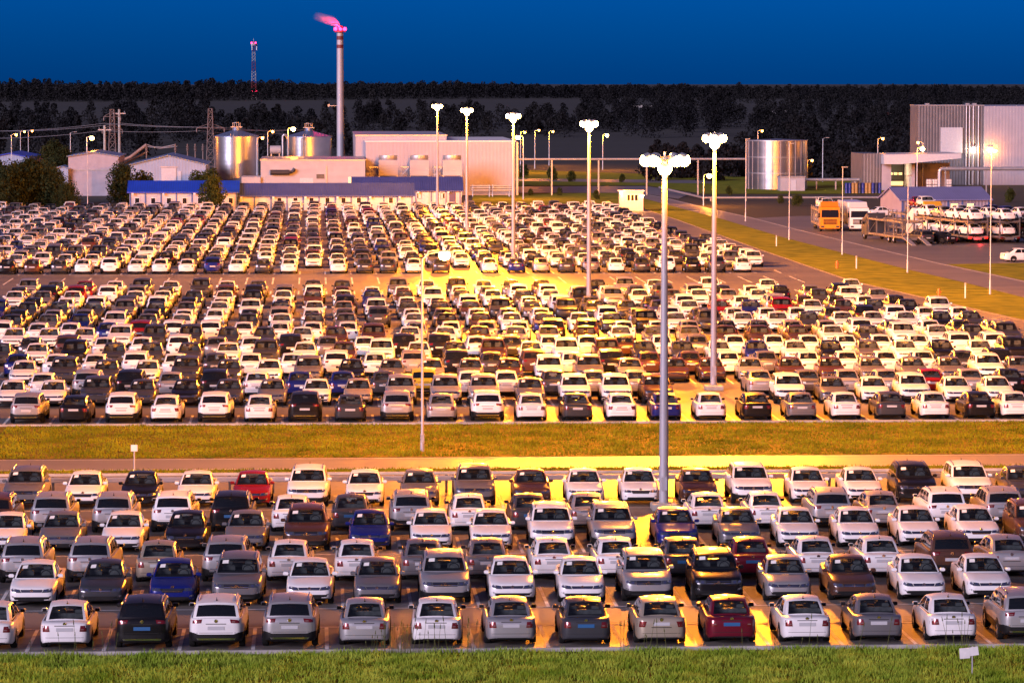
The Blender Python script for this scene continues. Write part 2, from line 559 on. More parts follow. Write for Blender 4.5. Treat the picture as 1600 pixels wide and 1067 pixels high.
def car_parts(kind, hi=True):
    """dict of part name -> list of (MB, materials, location, children)"""
    sp = SPEC[kind]
    L, W = sp['L'], sp['W']
    rings = lower_body(sp, 13 if hi else 6)
    body = MB()
    n = len(rings[0][1])
    vs = [p for _, r, _ in rings for p in r]
    fs, ms = [], []
    nh = rings[0][2]
    for i in range(len(rings) - 1):
        ymid = (rings[i][0] + rings[i + 1][0]) / 2
        cab = sp['rb'][0] + .08 < ymid < sp['cowl'][0] - .08
        for j in range(n):
            j2 = (j + 1) % n
            fs.append((i * n + j, (i + 1) * n + j, (i + 1) * n + j2, i * n + j2))
            jj = j if j < nh - 1 else n - 1 - j
            mi = 0
            if hi:
                if jj <= (3 if sp['clad'] else 1): mi = 1
                if cab and jj >= 8: mi = 2
            else:
                if jj <= (1 if sp['clad'] else 0): mi = 1
                if cab and jj >= 4: mi = 2
            ms.append(mi)
    for i, flip in ((0, False), (len(rings) - 1, True)):
        o = i * n
        for j in range(nh - 1):
            a, b = o + j, o + j + 1
            c, d = o + (n - j - 1) % n if j + 1 < nh - 1 else o + j + 1, o + (n - j) % n
            q = [a, b, c, d]
            q = list(dict.fromkeys(q))
            if len(q) >= 3:
                fs.append(tuple(q if flip else q[::-1]))
                ms.append(1 if (j <= (3 if sp['clad'] else 1) and hi) else 0)
    body.v, body.f, body.m = vs, fs, ms
    bvh = BVHTree.FromPolygons([Vector(p) for p in vs], fs)
    shell, wsg, rw, sides, gi = greenhouse(sp, hi)
    body.add(shell.v, shell.f, 0)
    P = {}
    fwd, back = Vector((0, -1, 0)), Vector((0, 1, 0))
    r = sp['r']
    q = 4 if hi else 2
    # wheel arches, lower grille opening, plate recess and boot slot belong to the body panel
    for sx in (1, -1):
        for ay in (sp['fa'], sp['ra']):
            disc_on_side(bvh, ay, r, r + .065, sx, .004, body, 3, .20)
    conform(bvh, sp['intake'], q * 3, 2, fwd, .006, body, 1, 4)
    if hi:
        for sx in (1, -1):
            conform(bvh, [(.60, .40), (.76, .41), (.75, .47), (.64, .46)] if not sp['clad'] else [(.68, .50), (.84, .51), (.83, .58), (.72, .56)], 2, 1, fwd, .008, body, 4, 4, mirror=sx < 0)
        pw = sp['slot']
        conform(bvh, [(-.34, pw - .012), (.34, pw - .012), (.34, pw + .012), (-.34, pw + .012)], 8, 1, back, .004, body, 3, -4)
        bz = .46 if not sp['clad'] else .60
        conform(bvh, [(-.84, bz - .006), (.84, bz - .006), (.84, bz + .006), (-.84, bz + .006)], 16, 1, back, .003, body, 3, -4)
        if sp['clad']:
            conform(bvh, [(-.62, .36), (.62, .36), (.66, .42), (-.66, .42)], 12, 1, back, .008, body, 4, -4)
            conform(bvh, [(-.60, .33), (.60, .33), (.66, .375), (-.66, .375)], 12, 1, fwd, .012, body, 3, 4)
        else:
            conform(bvh, [(-.62, .285), (.62, .285), (.66, .325), (-.66, .325)], 12, 1, back, .006, body, 1, -4)
            pass
        for sx in (1, -1):
            d = Vector((-sx, 0, 0))
            for y0, lean in ((.92, .0), (-.12, .0), (-1.02, -.05)):
                conform(bvh, [(y0 - .008, .32), (y0 + .008, .32), (y0 + .008 + lean, sp['belt'] - .03), (y0 - .008 + lean, sp['belt'] - .03)], 1, 5, d, .003, body, 3, sx * 3)
            for y0 in (-.02, -.94):
                conform(bvh, [(y0, sp['belt'] - .15), (y0 + .17, sp['belt'] - .15), (y0 + .17, sp['belt'] - .12), (y0, sp['belt'] - .12)], 2, 1, d, .025, body, 0, sx * 3)
    bm_ = [M['paint'], M['black'], M['interior'], M['gap'], M['chrome']]
    P['body'] = [(body, bm_, None)]
    P['windscreen'] = [(wsg, [M['glass']], None)]
    P['rear_window'] = [(rw, [M['dark_glass'] if sp['clad'] else M['glass']], None)]
    P['side_window'] = [(s_, [M['dark_glass']], None) for s_ in sides]
    hl, tl = [], []
    for sx in (1, -1):
        a = MB(); conform(bvh, sp['head'], q, 2, fwd, .012, a, 0, 4, mirror=sx < 0)
        if hi:
            cx = (sp['head'][0][0] + sp['head'][1][0]) / 2
            zz = (sp['head'][0][1] + sp['head'][2][1]) / 2
            conform(bvh, [(cx - .13, zz - .045), (cx - .03, zz - .045), (cx - .03, zz + .035), (cx - .13, zz + .035)], 1, 1, fwd, .018, a, 1, 4, mirror=sx < 0)
        if hi: conform(bvh, [(cx + .06, zz - .03), (cx + .16, zz - .02), (cx + .15, zz + .045), (cx + .06, zz + .04)], 1, 1, fwd, .018, a, 1, 4, mirror=sx < 0)
        hl.append((a, [M['headlight'], M['chrome']], None))
        b = MB(); conform(bvh, sp['tail'], q, 2, back, .012, b, 0, -4, mirror=sx < 0)
        if hi:
            c0 = sp['tail']
            zz = lerp(c0[0][1], c0[3][1], .35)
            conform(bvh, [(c0[0][0] + .03, zz - .02), (c0[0][0] + .14, zz - .02), (c0[0][0] + .14, zz + .02), (c0[0][0] + .03, zz + .02)], 1, 1, back, .016, b, 1, -4, mirror=sx < 0)
        tl.append((b, [M['taillight'], M['reverse']], None))
    P['headlight'], P['tail_light'] = hl, tl
    g = MB(); conform(bvh, sp['grille'], q * 2, 2, fwd, .008, g, 0, 4)
    if hi:
        c0 = sp['grille']
        for t in (.28, .72):
            zz = lerp(c0[0][1], c0[3][1], t)
            conform(bvh, [(c0[0][0], zz - .009), (c0[1][0], zz - .009), (c0[1][0], zz + .009), (c0[0][0], zz + .009)], 8, 1, fwd, .014, g, 1, 4)
    P['grille'] = [(g, [M['black'], M['chrome']], None)]
    pw, pz0, pz1 = sp['plate']
    p = MB(); conform(bvh, [(-pw, pz0), (pw, pz0), (pw, pz1), (-pw, pz1)], 6, 1, back, .014, p, 0, -4)
    P['number_plate'] = [(p, [M['plate']], None)]
    if hi:
        bd = []
        for dd, zz, oy in ((fwd, sp['badge_f'], 4), (back, sp['badge_r'], -4)):
            b = MB()
            rad = .058
            hit = bvh.ray_cast(Vector((0, oy, zz)), dd)[0]
            y0 = (hit.y if hit is not None else oy * .55) - dd.y * .012
            sg = -dd.y
            vs = [(0, y0 + sg * .008, zz)] + [(rad * math.cos(2 * math.pi * k / 14), y0 + sg * .008, zz + rad * math.sin(2 * math.pi * k / 14)) for k in range(14)] \
                + [(rad * 1.12 * math.cos(2 * math.pi * k / 14), y0 - sg * .012, zz + rad * 1.12 * math.sin(2 * math.pi * k / 14)) for k in range(14)]
            fs = [(0, 1 + k, 1 + (k + 1) % 14) for k in range(14)] + [(1 + k, 15 + k, 15 + (k + 1) % 14, 1 + (k + 1) % 14) for k in range(14)]
            b.add(vs, fs, 0)
            bd.append((b, [M['chrome']], None))
        P['badge'] = bd
        mr = []
        for sx in (1, -1):
            b = MB()
            xm = gi['xb'] + .01
            ym = sp['cowl'][0] - .34
            zm = sp['belt'] + .06
            b.tube((sx * (xm - .03), ym, zm - .05), (sx * (xm + .06), ym - .01, zm - .03), .03, .025, 6, 1)
            x0_, x1_ = sorted((sx * (xm + .04), sx * (xm + .23)))
            b.box(x0_, x1_, ym - .05, ym + .06, zm - .06, zm + .075, 0, .035)
            b.box(x0_ + .02, x1_ - .02, ym - .056, ym - .049, zm - .045, zm + .06, 1)
            mr.append((b, [M['paint'], M['black']], None))
        P['mirror'] = mr
        se = MB()
        for sx in (1, -1):
            se.box(sx * .36 - .23, sx * .36 + .23, .02, .16, sp['belt'] - .02, sp['belt'] + .20, 0, .04)
            se.box(sx * .36 - .13, sx * .36 + .13, .0, .10, sp['belt'] + .20, sp['belt'] + .36, 0, .04)
        se.box(-.60, .60, -.90, -.76, sp['belt'] - .02, sp['belt'] + .16, 0, .04)
        for xx in (-.38, .38):
            se.box(xx - .12, xx + .12, -.92, -.83, sp['belt'] + .16, sp['belt'] + .29, 0, .03)
        P['seat'] = [(se, [M['seat']], None)]
        wh = MB()
        wh.lathe([(.19, -.015), (.205, 0), (.19, .015), (.175, 0), (.19, -.015)], 14, 0, c=(-.36, .50, sp['belt'] + .05), axis='Y')
        wh.box(-.70, .70, .55, .75, sp['belt'] - .02, sp['belt'] + .03, 0, .015)
        P['dashboard'] = [(wh, [M['interior']], None)]
        st = MB()
        u0, u1, v0, v1 = .48, .78, .62, .86
        Wf = gi['W']
        def sfn(u, v):
            p = Vector(Wf(lerp(u0, u1, u), lerp(v0, v1, v))); p.y += .010; p.z += .010
            return tuple(p)
        st.grid(sfn, [0, .5, 1], [0, .5, 1], 0)
        P['paper_slip'] = [(st, [M['paper']], None)]
        a = MB()
        s0 = .93 if not sp['clad'] else .9
        x_, y_, z_ = gi['roof'](0, s0)
        a.box(-.025, .025, y_ - .05, y_ + .05, z_ - .01, z_ + .025, 0, .008)
        a.tube((0, y_, z_ + .02), (0, y_ - .07, z_ + .11), .012, .005, 6)
        P['aerial'] = [(a, [M['black']], None)]
        if sp['clad']:
            rr = []
            for sx in (1, -1):
                b = MB()
                pts = []
                for k in range(8):
                    s_ = .04 + .86 * k / 7
                    x_, y_, z_ = gi['roof'](.90 * sx, s_)
                    pts.append((x_, y_, z_ + (.0 if k in (0, 7) else .045)))
                b.path(pts, .02, 6)
                rr.append((b, [M['chrome']], None))
            P['roof_rail'] = rr
    xw = W / 2 - .085
    P['wheel'] = [('wheel', sx, (sx * xw, ay, r)) for sx in (1, -1) for ay in (sp['fa'], sp['ra'])]
    return P

LOWSET = ('windscreen', 'rear_window', 'headlight', 'tail_light', 'grille', 'number_plate')
PROTO = {}
ONE = {}      # single-mesh versions for distant cars: (mesh with object colour, arrays for the mass)
for kind in SPEC:
    P = car_parts(kind, True)
    tyre, rim = wheel_meshes(SPEC[kind]['r'], kind)
    full = []
    for nm, lst in P.items():
        for it in lst:
            if nm == 'wheel':
                full.append(('wheel', tyre, it[2], math.pi if it[1] < 0 else 0.0, rim))
            else:
                full.append((nm, it[0].mesh(nm, it[1], weld=(nm == 'body'), sharp=40), (0, 0, 0), 0.0, None))
    PROTO[kind] = full
    # distant version: fewer faces, everything in one mesh
    P = car_parts(kind, False)
    one = MB()
    names = ['paint', 'black', 'interior', 'gap', 'chrome', 'glass', 'dark_glass', 'headlight', 'taillight', 'plate', 'tyre', 'rim', 'seat']
    idx = {k: i for i, k in enumerate(names)}
    rev = {M[k].name: i for k, i in idx.items()}
    for nm, lst in P.items():
        for it in lst:
            if nm == 'wheel':
                r = SPEC[kind]['r']
                one.lathe([(0.01, .07), (r * .6, .06), (r * .64, .1), (r * .97, .09), (r, .0), (r * .9, -.1)], 10, 0, c=it[2], axis='X') if it[1] > 0 else \
                    one.lathe([(0.01, -.07), (r * .6, -.06), (r * .64, -.1), (r * .97, -.09), (r, .0), (r * .9, .1)], 10, 0, c=it[2], axis='X')
                nf = 50
                for k in range(nf):
                    one.m[-nf + k] = idx['rim'] if k < 20 else idx['tyre']
            else:
                mbx, mats, _ = it
                o = len(one.v)
                one.v += list(mbx.v)
                one.f += [tuple(i + o for i in f) for f in mbx.f]
                one.m += [rev[mats[mi].name] for mi in mbx.m]
    b = SPEC[kind]['belt']
    for sx in (1, -1):
        one.box(sx * .36 - .22, sx * .36 + .22, .02, .14, b - .02, b + .30, idx['seat'])
        one.box(sx * (SPEC[kind]['W'] / 2 - .06) - .02, sx * (SPEC[kind]['W'] / 2 - .06) + sx * .17, .62, .72, b + .0, b + .13, 0)
    me = one.mesh('parked_car', [M[k] for k in names], weld=True, sharp=40)
    ONE[kind] = (me, one, names)

COLOURS = {  # linear paint colour, metallic share
 'white': (.72, .72, .72, 0.0), 'silver': (.42, .425, .44, .55), 'grey': (.17, .17, .185, .4), 'dark grey': (.042, .045, .053, .15),
 'black': (.006, .006, .008, 0.0), 'blue': (.008, .016, .15, .15), 'red': (.19, .008, .010, .1), 'maroon': (.13, .008, .022, .2),
 'brown': (.075, .036, .026, .2), 'beige': (.42, .37, .29, .45), 'yellow': (.62, .42, .03, 0.0)}
CODE = {'w': 'white', 's': 'silver', 'g': 'grey', 'd': 'dark grey', 'k': 'black', 'b': 'blue', 'r': 'red', 'm': 'maroon', 'n': 'brown', 'e': 'beige', 'y': 'yellow'}
TYPE = {'s': 'saloon', 'l': 'liftback', 'u': 'suv'}

NEAR_ROWS = [  # (Y of the end towards the camera, nose towards the camera, phrase, cars)
 (121.6, 0, 'front row by the near grass bank', '-20ws 100ws 221ku 337wu 452su 569ss 682ws 799ss 916ds 1034el 1144ms 1262ws 1374gs 1491ws 1608su'),
 (131.6, 1, 'second row from the near grass bank', '49ws 157ds 269bl 369gu 483ws 589gs 696su 801ws 910ws 1014su 1123ku 1233ss 1335ns 1444ws 1548ws'),
 (137.7, 0, 'third row from the near grass bank', '35su 140su 246es 352su 451ws 557ws 660gs 762gs 866ws 965ws 1070ds 1177ms 1279ws 1381ws 1488nu 1581sl'),
 (146.8, 1, 'fourth row from the near grass bank', '5ws 92gs 190ws 289kl 383gs 478nu 578bs 674ws 768ws 864wu 960su 1060bl 1157gs 1249ws 1344ws 1439ws 1533wl 1625nu'),
 (153.0, 0, 'fifth row from the near grass bank', '-10nu 80su 177su 270wu 361ku 455ws 548ds 643su 734ws 829ds 920ss 1108ws 1199ws 1300su 1381sl 1480wu 1570su'),
 (162.3, 1, 'row parked along the rail fence', '36gu 130wl 217ks 306ws 393rs 480wu 570wl 656gl 742gu 831ns 915ws 1001wl 1093ns 1177wu 1266ws 1351ws 1434ku 1521wu 1605ds'),
]
MID_ROWS = [
 (203.2, 0, 'first row beyond the grass strip', '40su 114kl 189wu 258wl 334wu 405ws 476ku 547ds 620su 690ss 762wu 831ws 903ds 972wl 1042bs 1112ws 1184kl 1254gs 1324ws 1394dl 1463ws 1534kl 1590ws'),
 (213.4, 1, 'second row beyond the grass strip', '15ws 79ws 148du 219ds 288ks 355ds 424gs 494ws 559es 626su 697su 757su 830gs 900wu 965wu 1030nu 1236wu 1305gs 1370ws 1432wu 1500ws 1565ws'),
 (219.5, 0, 'third row beyond the grass strip', '64ws 135su 202ku 265ss 335ku 400ws 467bs 535bs 600ds 662yu 734ws 792ws 866ds 930ss 997ss 1190ss 1265gs 1327ss 1389ss 1458rs 1520ss 1582ks'),
 (228.8, 1, 'fourth row beyond the grass strip', '34ws 97du 164ds 227ws 289du 356ds 419ws 481gu 549ks 611gs 674es 736gs 797ns 859wu 922gu 987es 1057ns 1114ns 1175ss 1239ns 1302ns 1366gs 1431gs 1490gs 1550wu 1600gs'),
 (234.9, 0, 'fifth row beyond the grass strip', '25bs 85ws 147ws 211wu 272ws 336ds 391ws 456ws 525wu 586ws 646eu 714ku 769ds 835nu 895ws 956ku 1017ns 1080ns 1141ws 1200gs 1265ws 1326ws 1387ws 1446ws 1509ds 1562ku'),
 (244.2, 1, 'sixth row beyond the grass strip', '-5ds 55ws 114ku 176ds 235ds 295ds 355ws 415du 476ws 537ns 596wu 655ws 712ds 772nu 831ws 887wu 951nu 1009ds 1070ds 1127ws 1185bs 1247ws 1302ks 1361gs 1419ws 1477ks 1537ws 1590ku'),
 (250.3, 0, 'seventh row beyond the grass strip', '46ds 105nu 162ws 220ws 280wu 337gs 392ws 454ku 512gs 570ws 632ku 687ku 746ws 800ds 860ws 919ws 977ns 1036ws 1092gs 1150ws 1211ws 1266ws 1325ws 1379ws 1437ws 1500wu 1555wu'),
 (259.6, 1, 'eighth row beyond the grass strip', '19ws 74ws 130ws 186wu 240du 297du 356ds 412ds 472ws 526ns 584nu 640ws 697ws 751ns 807ss 859ss 917ns 972ws 1025gs 1080es 1137ns 1190ns 1250ns 1305ws 1360ds 1415wu 1469ws 1525ds 1577du'),
]
def parse(s):
    out = []
    for t in s.split():
        out.append((float(t[:-2]), CODE[t[-2]], TYPE[t[-1]]))
    return out

HEAD = math.radians(1.3)
KIND_WORD = {'saloon': 'saloon', 'liftback': 'liftback', 'suv': 'SUV'}
ORD = 'first second third fourth fifth sixth seventh eighth ninth tenth eleventh twelfth thirteenth fourteenth fifteenth'.split()
def row_labels(cars, nose, phrase):
    """a label for each car that no other car has"""
    view = 'facing us' if nose else 'rear view'
    n = [f'{c} {KIND_WORD[k]}' for _, c, k in cars]
    ctx = []
    for i in range(len(n)):
        lft = n[i - 1] if i else 'nothing'
        rgt = n[i + 1] if i + 1 < len(n) else 'nothing'
        ctx.append((n[i], lft, rgt))
    out = []
    for i in range(len(n)):
        if n.count(n[i]) == 1:
            out.append(f'the only {n[i]}, {view}, in the {phrase}')
        else:
            k = n[:i + 1].count(n[i]) - 1
            out.append(f'{n[i]}, {view}, {ORD[k]} such from left, {phrase}')
    return out

def place(kind, cname, x, y, rz, label, full, group):
    c = COLOURS[cname]
    jit = 1 + (random.random() - .5) * .12
    col = (c[0] * jit, c[1] * jit, c[2] * jit, c[3])
    if full == 0:
        o = link('parked_car', ONE[kind][0])
        o.location = (x, y, .012)
        o.rotation_euler = (0, 0, rz)
        o.color = col
        return tag(o, label, 'car', group)
    t = thing('parked_car', label, 'car', (x, y, .012), rz, group)
    for nm, me, loc, zr, rim in PROTO[kind]:
        if full == 1 and nm not in LOWSET and nm not in ('body', 'wheel', 'mirror', 'seat', 'side_window', 'paper_slip'):
            continue
        o = link(nm, me, t, loc)
        o.rotation_euler = (0, 0, zr)
        if nm in ('body', 'mirror'): o.color = col
        if nm == 'number_plate' and cname in ('black', 'blue', 'dark grey', 'maroon') and full == 2:
            o.material_slots[0].link = 'OBJECT'
            o.material_slots[0].material = M['plate_blue']
        if rim is not None and full == 2:
            link('rim', rim, o)
    return t

STALLS = []     # (Y, nose, [X of stall lines])
def row_cars(rows, fulls, group):
    for (Y, nose, phrase, s), full in zip(rows, fulls):
        cars = parse(s)
        labs = row_labels(cars, nose, phrase)
        xs = []
        for (px, cname, kind), lab in zip(cars, labs):
            L = SPEC[kind]['L']
            jy = random.uniform(-.12, .12)
            X = xat(px, Y + jy, 900 if Y < 170 else 600)
            a = -HEAD + math.radians(random.gauss(0, .5))
            # rear view: nose points away from the camera (+Y)
            cx, cy = X - math.sin(a) * L / 2, Y + jy + math.cos(a) * L / 2
            place(kind, cname, cx, cy, a + (math.pi if nose else 0), lab, full, group)
            xs.append(X)
        STALLS.append((Y, nose, xs))
row_cars(NEAR_ROWS, [2] * 6, 'cars parked in the storage lots')
row_cars(MID_ROWS, [1, 1, 1, 1, 0, 0, 0, 0], 'cars parked in the storage lots')

# ------------------------------------------------------------------ the hundreds of cars farther off: one mass
EDGE = [at(1600, 502), at(1330, 440), at(1190, 392), at(1060, 345), at(1008, 328)]
def edge_x(Y):
    pts = sorted([(p[1], p[0]) for p in EDGE])
    for (a, xa), (b, xb_) in zip(pts[:-1], pts[1:]):
        if Y <= b or (b, xb_) == pts[-1]:
            return xa + (xb_ - xa) * (Y - a) / (b - a)
mass = []
def mass_row(Y, nose, x0, x1, skip=.04, pitch=2.52, off=0.0):
    x = math.ceil(x0 / pitch) * pitch + off
    while x < x1:
        if random.random() > skip:
            cname = random.choices(['white', 'silver', 'grey', 'dark grey', 'black', 'blue', 'red', 'brown', 'beige'], [46, 7, 10, 19, 11, 3, 2, 3, 2])[0]
            kind = random.choices(['saloon', 'liftback', 'suv'], [56, 20, 24])[0]
            L = SPEC[kind]['L']
            a = -HEAD + math.radians(random.gauss(0, .7))
            mass.append((kind, cname, x + random.uniform(-.13, .13), Y + L / 2 + random.uniform(-.15, .15), a + (math.pi if nose else 0)))
        x += pitch
for k in range(4, 8):
    mass_row(213.4 + 15.41 * k - 9.31, 0, xat(-60, 270), edge_x(213.4 + 15.41 * k) - 4.6, skip=.05)
    mass_row(213.4 + 15.41 * k, 1, xat(-60, 280), edge_x(213.4 + 15.41 * k) - 4.6, skip=.05 if k < 7 else .28)
FARX0 = xat(-40, 450)
for k in range(12):
    Yn = 372.1 + 15.41 * k
    Yr = Yn - 10.2 if k == 0 else Yn - 9.31
    right = edge_x(Yr) - 5.0 - (3.0 if k == 0 else 0)
    mass_row(Yr, 0, xat(-60, Yr), right, skip=.1 if k == 0 else .06)
    if k < 11:
        mass_row(Yn, 1, xat(-60, Yn), edge_x(Yn) - 5.0, skip=.06)
# cars that stand just beyond the frame in the nearer rows
for Y, nose, phr, s in NEAR_ROWS + MID_ROWS:
    for px in (-150, -260):
        mass.append((random.choice(['saloon', 'suv']), random.choice(['white', 'grey', 'silver', 'black']), xat(px * (120 / Y) ** .8 - 20, Y), Y + 2.2, math.pi if nose else 0))
    if Y < 245:
        for px in (1720, 1830):
            mass.append((random.choice(['saloon', 'suv']), random.choice(['white', 'grey', 'silver', 'black']), xat(1600 + (px - 1600) * (120 / Y) ** .8 + 30, Y), Y + 2.2, math.pi if nose else 0))
PROT = {}
for kind, (me, one, names) in ONE.items():
    v = np.zeros(len(me.vertices) * 3, np.float32); me.vertices.foreach_get('co', v)
    lt = np.zeros(len(me.loops), np.int32); me.loops.foreach_get('vertex_index', lt)
    ls = np.zeros(len(me.polygons), np.int32); me.polygons.foreach_get('loop_start', ls)
    tot = np.zeros(len(me.polygons), np.int32); me.polygons.foreach_get('loop_total', tot)
    mi = np.zeros(len(me.polygons), np.int32); me.polygons.foreach_get('material_index', mi)
    PROT[kind] = (v.reshape(-1, 3), lt, tot, mi)
V, LT, TOT, MI, PC = [], [], [], [], []
nv = 0
for kind, cname, x, y, rz in mass:
    v, lt, tot, mi = PROT[kind]
    c, s = math.cos(rz), math.sin(rz)
    w = np.stack([v[:, 0] * c - v[:, 1] * s + x, v[:, 0] * s + v[:, 1] * c + y, v[:, 2] + .012], 1)
    V.append(w); LT.append(lt + nv); TOT.append(tot); MI.append(mi)
    cc = COLOURS[cname]; j = 1 + (random.random() - .5) * .12
    PC.append(np.tile(np.array([[cc[0] * j, cc[1] * j, cc[2] * j, cc[3]]], np.float32), (len(v), 1)))
    nv += len(v)
def big_mesh(name, V, LT, TOT, MI, mats, smooth=True):
    me = bpy.data.meshes.new(name)
    V = np.concatenate(V).astype(np.float32); LT = np.concatenate(LT).astype(np.int32); TOT = np.concatenate(TOT).astype(np.int32); MI = np.concatenate(MI).astype(np.int32)
    me.vertices.add(len(V)); me.vertices.foreach_set('co', V.ravel())
    me.loops.add(len(LT)); me.loops.foreach_set('vertex_index', LT)
    me.polygons.add(len(TOT))
    me.polygons.foreach_set('loop_start', np.concatenate([[0], np.cumsum(TOT)[:-1]]).astype(np.int32))
    for m in mats: me.materials.append(m)
    me.update(calc_edges=True)
    me.polygons.foreach_set('material_index', MI)
    if smooth:
        me.polygons.foreach_set('use_smooth', np.ones(len(TOT), bool))
    me.update()
    return me
me = big_mesh('parked_cars_mass', V, LT, TOT, MI, [M['paint_many'] if k == 'paint' else M[k] for k in ONE['suv'][2]])
me.set_sharp_from_angle(angle=math.radians(40))
at_ = me.attributes.new('paint', 'FLOAT_COLOR', 'POINT')
at_.data.foreach_set('color', np.concatenate(PC).ravel())
tag(link('parked_cars_mass', me), 'hundreds of white, grey and dark cars filling the far rows of the lots', kind='stuff')
# ------------------------------------------------------------------ ground, lots, roads
def asphalt(name, base, light_, scale, seams):
    m, nt, b = new_mat(name)
    tc = N(nt, 'ShaderNodeTexCoord')
    n1 = N(nt, 'ShaderNodeTexNoise'); n1.inputs['Scale'].default_value = scale; n1.inputs['Detail'].default_value = 8
    mp = N(nt, 'ShaderNodeMapping'); mp.inputs['Scale'].default_value = (0.35, 1, 1)
    nt.links.new(tc.outputs['Object'], mp.inputs['Vector'])
    nt.links.new(mp.outputs['Vector'], n1.inputs['Vector'])
    rp = N(nt, 'ShaderNodeValToRGB')
    rp.color_ramp.elements[0].position = .32; rp.color_ramp.elements[1].position = .7
    rp.color_ramp.elements[0].color = (*base, 1); rp.color_ramp.elements[1].color = (*light_, 1)
    nt.links.new(n1.outputs['Fac'], rp.inputs['Fac'])
    last = rp.outputs['Color']
    if seams:   # tarred joints across the lanes and dark tyre stains
        br = N(nt, 'ShaderNodeTexBrick')
        br.inputs['Scale'].default_value = 1.0
        br.inputs['Brick Width'].default_value = 37.0
        br.inputs['Row Height'].default_value = seams
        br.inputs['Mortar Size'].default_value = 0.035
        br.offset = 0.37
        br.inputs['Color1'].default_value = (1, 1, 1, 1); br.inputs['Color2'].default_value = (.88, .88, .88, 1); br.inputs['Mortar'].default_value = (.35, .35, .35, 1)
        n4 = N(nt, 'ShaderNodeTexNoise'); n4.inputs['Scale'].default_value = .25
        ad = N(nt, 'ShaderNodeMix', data_type='VECTOR')
        ad.inputs[0].default_value = .012
        nt.links.new(tc.outputs['Object'], n4.inputs['Vector'])
        nt.links.new(tc.outputs['Object'], br.inputs['Vector'])
        mu = N(nt, 'ShaderNodeMix', data_type='RGBA', blend_type='MULTIPLY'); mu.inputs[0].default_value = 1.0
        nt.links.new(last, mu.inputs[6]); nt.links.new(br.outputs['Color'], mu.inputs[7])
        n5 = N(nt, 'ShaderNodeTexNoise'); n5.inputs['Scale'].default_value = 1.3; n5.inputs['Detail'].default_value = 3
        nt.links.new(tc.outputs['Object'], n5.inputs['Vector'])
        r5 = N(nt, 'ShaderNodeValToRGB'); r5.color_ramp.elements[0].position = .6; r5.color_ramp.elements[1].position = .72
        r5.color_ramp.elements[0].color = (1, 1, 1, 1); r5.color_ramp.elements[1].color = (.62, .6, .58, 1)
        nt.links.new(n5.outputs['Fac'], r5.inputs['Fac'])
        m2 = N(nt, 'ShaderNodeMix', data_type='RGBA', blend_type='MULTIPLY'); m2.inputs[0].default_value = 1.0
        nt.links.new(mu.outputs[2], m2.inputs[6]); nt.links.new(r5.outputs['Color'], m2.inputs[7])
        last = m2.outputs[2]
    nt.links.new(last, b.inputs['Base Color'])
    n2 = N(nt, 'ShaderNodeTexNoise'); n2.inputs['Scale'].default_value = 25; n2.inputs['Detail'].default_value = 4
    nt.links.new(tc.outputs['Object'], n2.inputs['Vector'])
    bp = N(nt, 'ShaderNodeBump'); bp.inputs['Strength'].default_value = .25; bp.inputs['Distance'].default_value = .008
    nt.links.new(n2.outputs['Fac'], bp.inputs['Height']); nt.links.new(bp.outputs['Normal'], b.inputs['Normal'])
    b.inputs['Roughness'].default_value = .5
    b.inputs['Specular IOR Level'].default_value = .38
    return m

M['lot'] = asphalt('lot_asphalt', (.118, .11, .102), (.175, .163, .15), .12, 7.7)
M['road'] = asphalt('road_asphalt', (.14, .13, .125), (.20, .185, .175), .3, 0)
M['mark'] = mat('road_paint', (.62, .62, .60), .6, var=.35, scale=1.6, detail=8)
M['kerb'] = mat('kerb_concrete', (.34, .33, .31), .8, var=.25, scale=1.2)
M['kerb_dark'] = mat('worn_kerb', (.12, .115, .10), .85, var=.3, scale=.8)
M['grass_soil'] = mat('grass_ground', (.08, .075, .008), .95, col2=(.17, .14, .016), scale=.55, detail=9, bump=.8, bscale=9, spec=.08)
M['verge'] = mat('verge_ground', (.09, .12, .010), .95, col2=(.25, .26, .022), scale=.45, detail=12, bump=.9, bscale=7, spec=.08)
M['field'] = mat('field_ground', (.007, .009, .006), .95, col2=(.017, .017, .010), scale=.02, detail=8, stretch=(.3, 1, 1))

def sheet(name, pts, z, m):
    mb = MB()
    mb.add([(x, y, z) for x, y in pts], [tuple(range(len(pts)))])
    me = mb.mesh(name, [m], flat=True)
    bm = bmesh.new(); bm.from_mesh(me); bmesh.ops.triangulate(bm, faces=bm.faces); bmesh.ops.recalc_face_normals(bm, faces=bm.faces)
    for f in bm.faces:
        if f.normal.z < 0: f.normal_flip()
    bm.to_mesh(me); bm.free()
    return tag(link(name, me), kind='structure')

def hill(x, y):
    t = min(1, max(0, (y - 820) / 1400))
    z = 8.5 * t * t * (3 - 2 * t)
    z += t * (1.2 * math.sin(x * .004 + 1) + .8 * math.sin(x * .011 + y * .003)) 
    return z - .06
mb = MB()
gx = [-6000, -2500, -1200] + [k * 60 for k in range(-16, 17)] + [1200, 2500, 6000]
gy = [-300, 0, 200, 400, 600, 800] + [900 + k * 70 for k in range(25)] + [3200, 5000, 9000, 16000]
mb.grid(lambda x, y: (x, y, hill(x, y)), gx, gy)
tag(mb.build('ground', [M['field']], sharp=80), kind='structure')

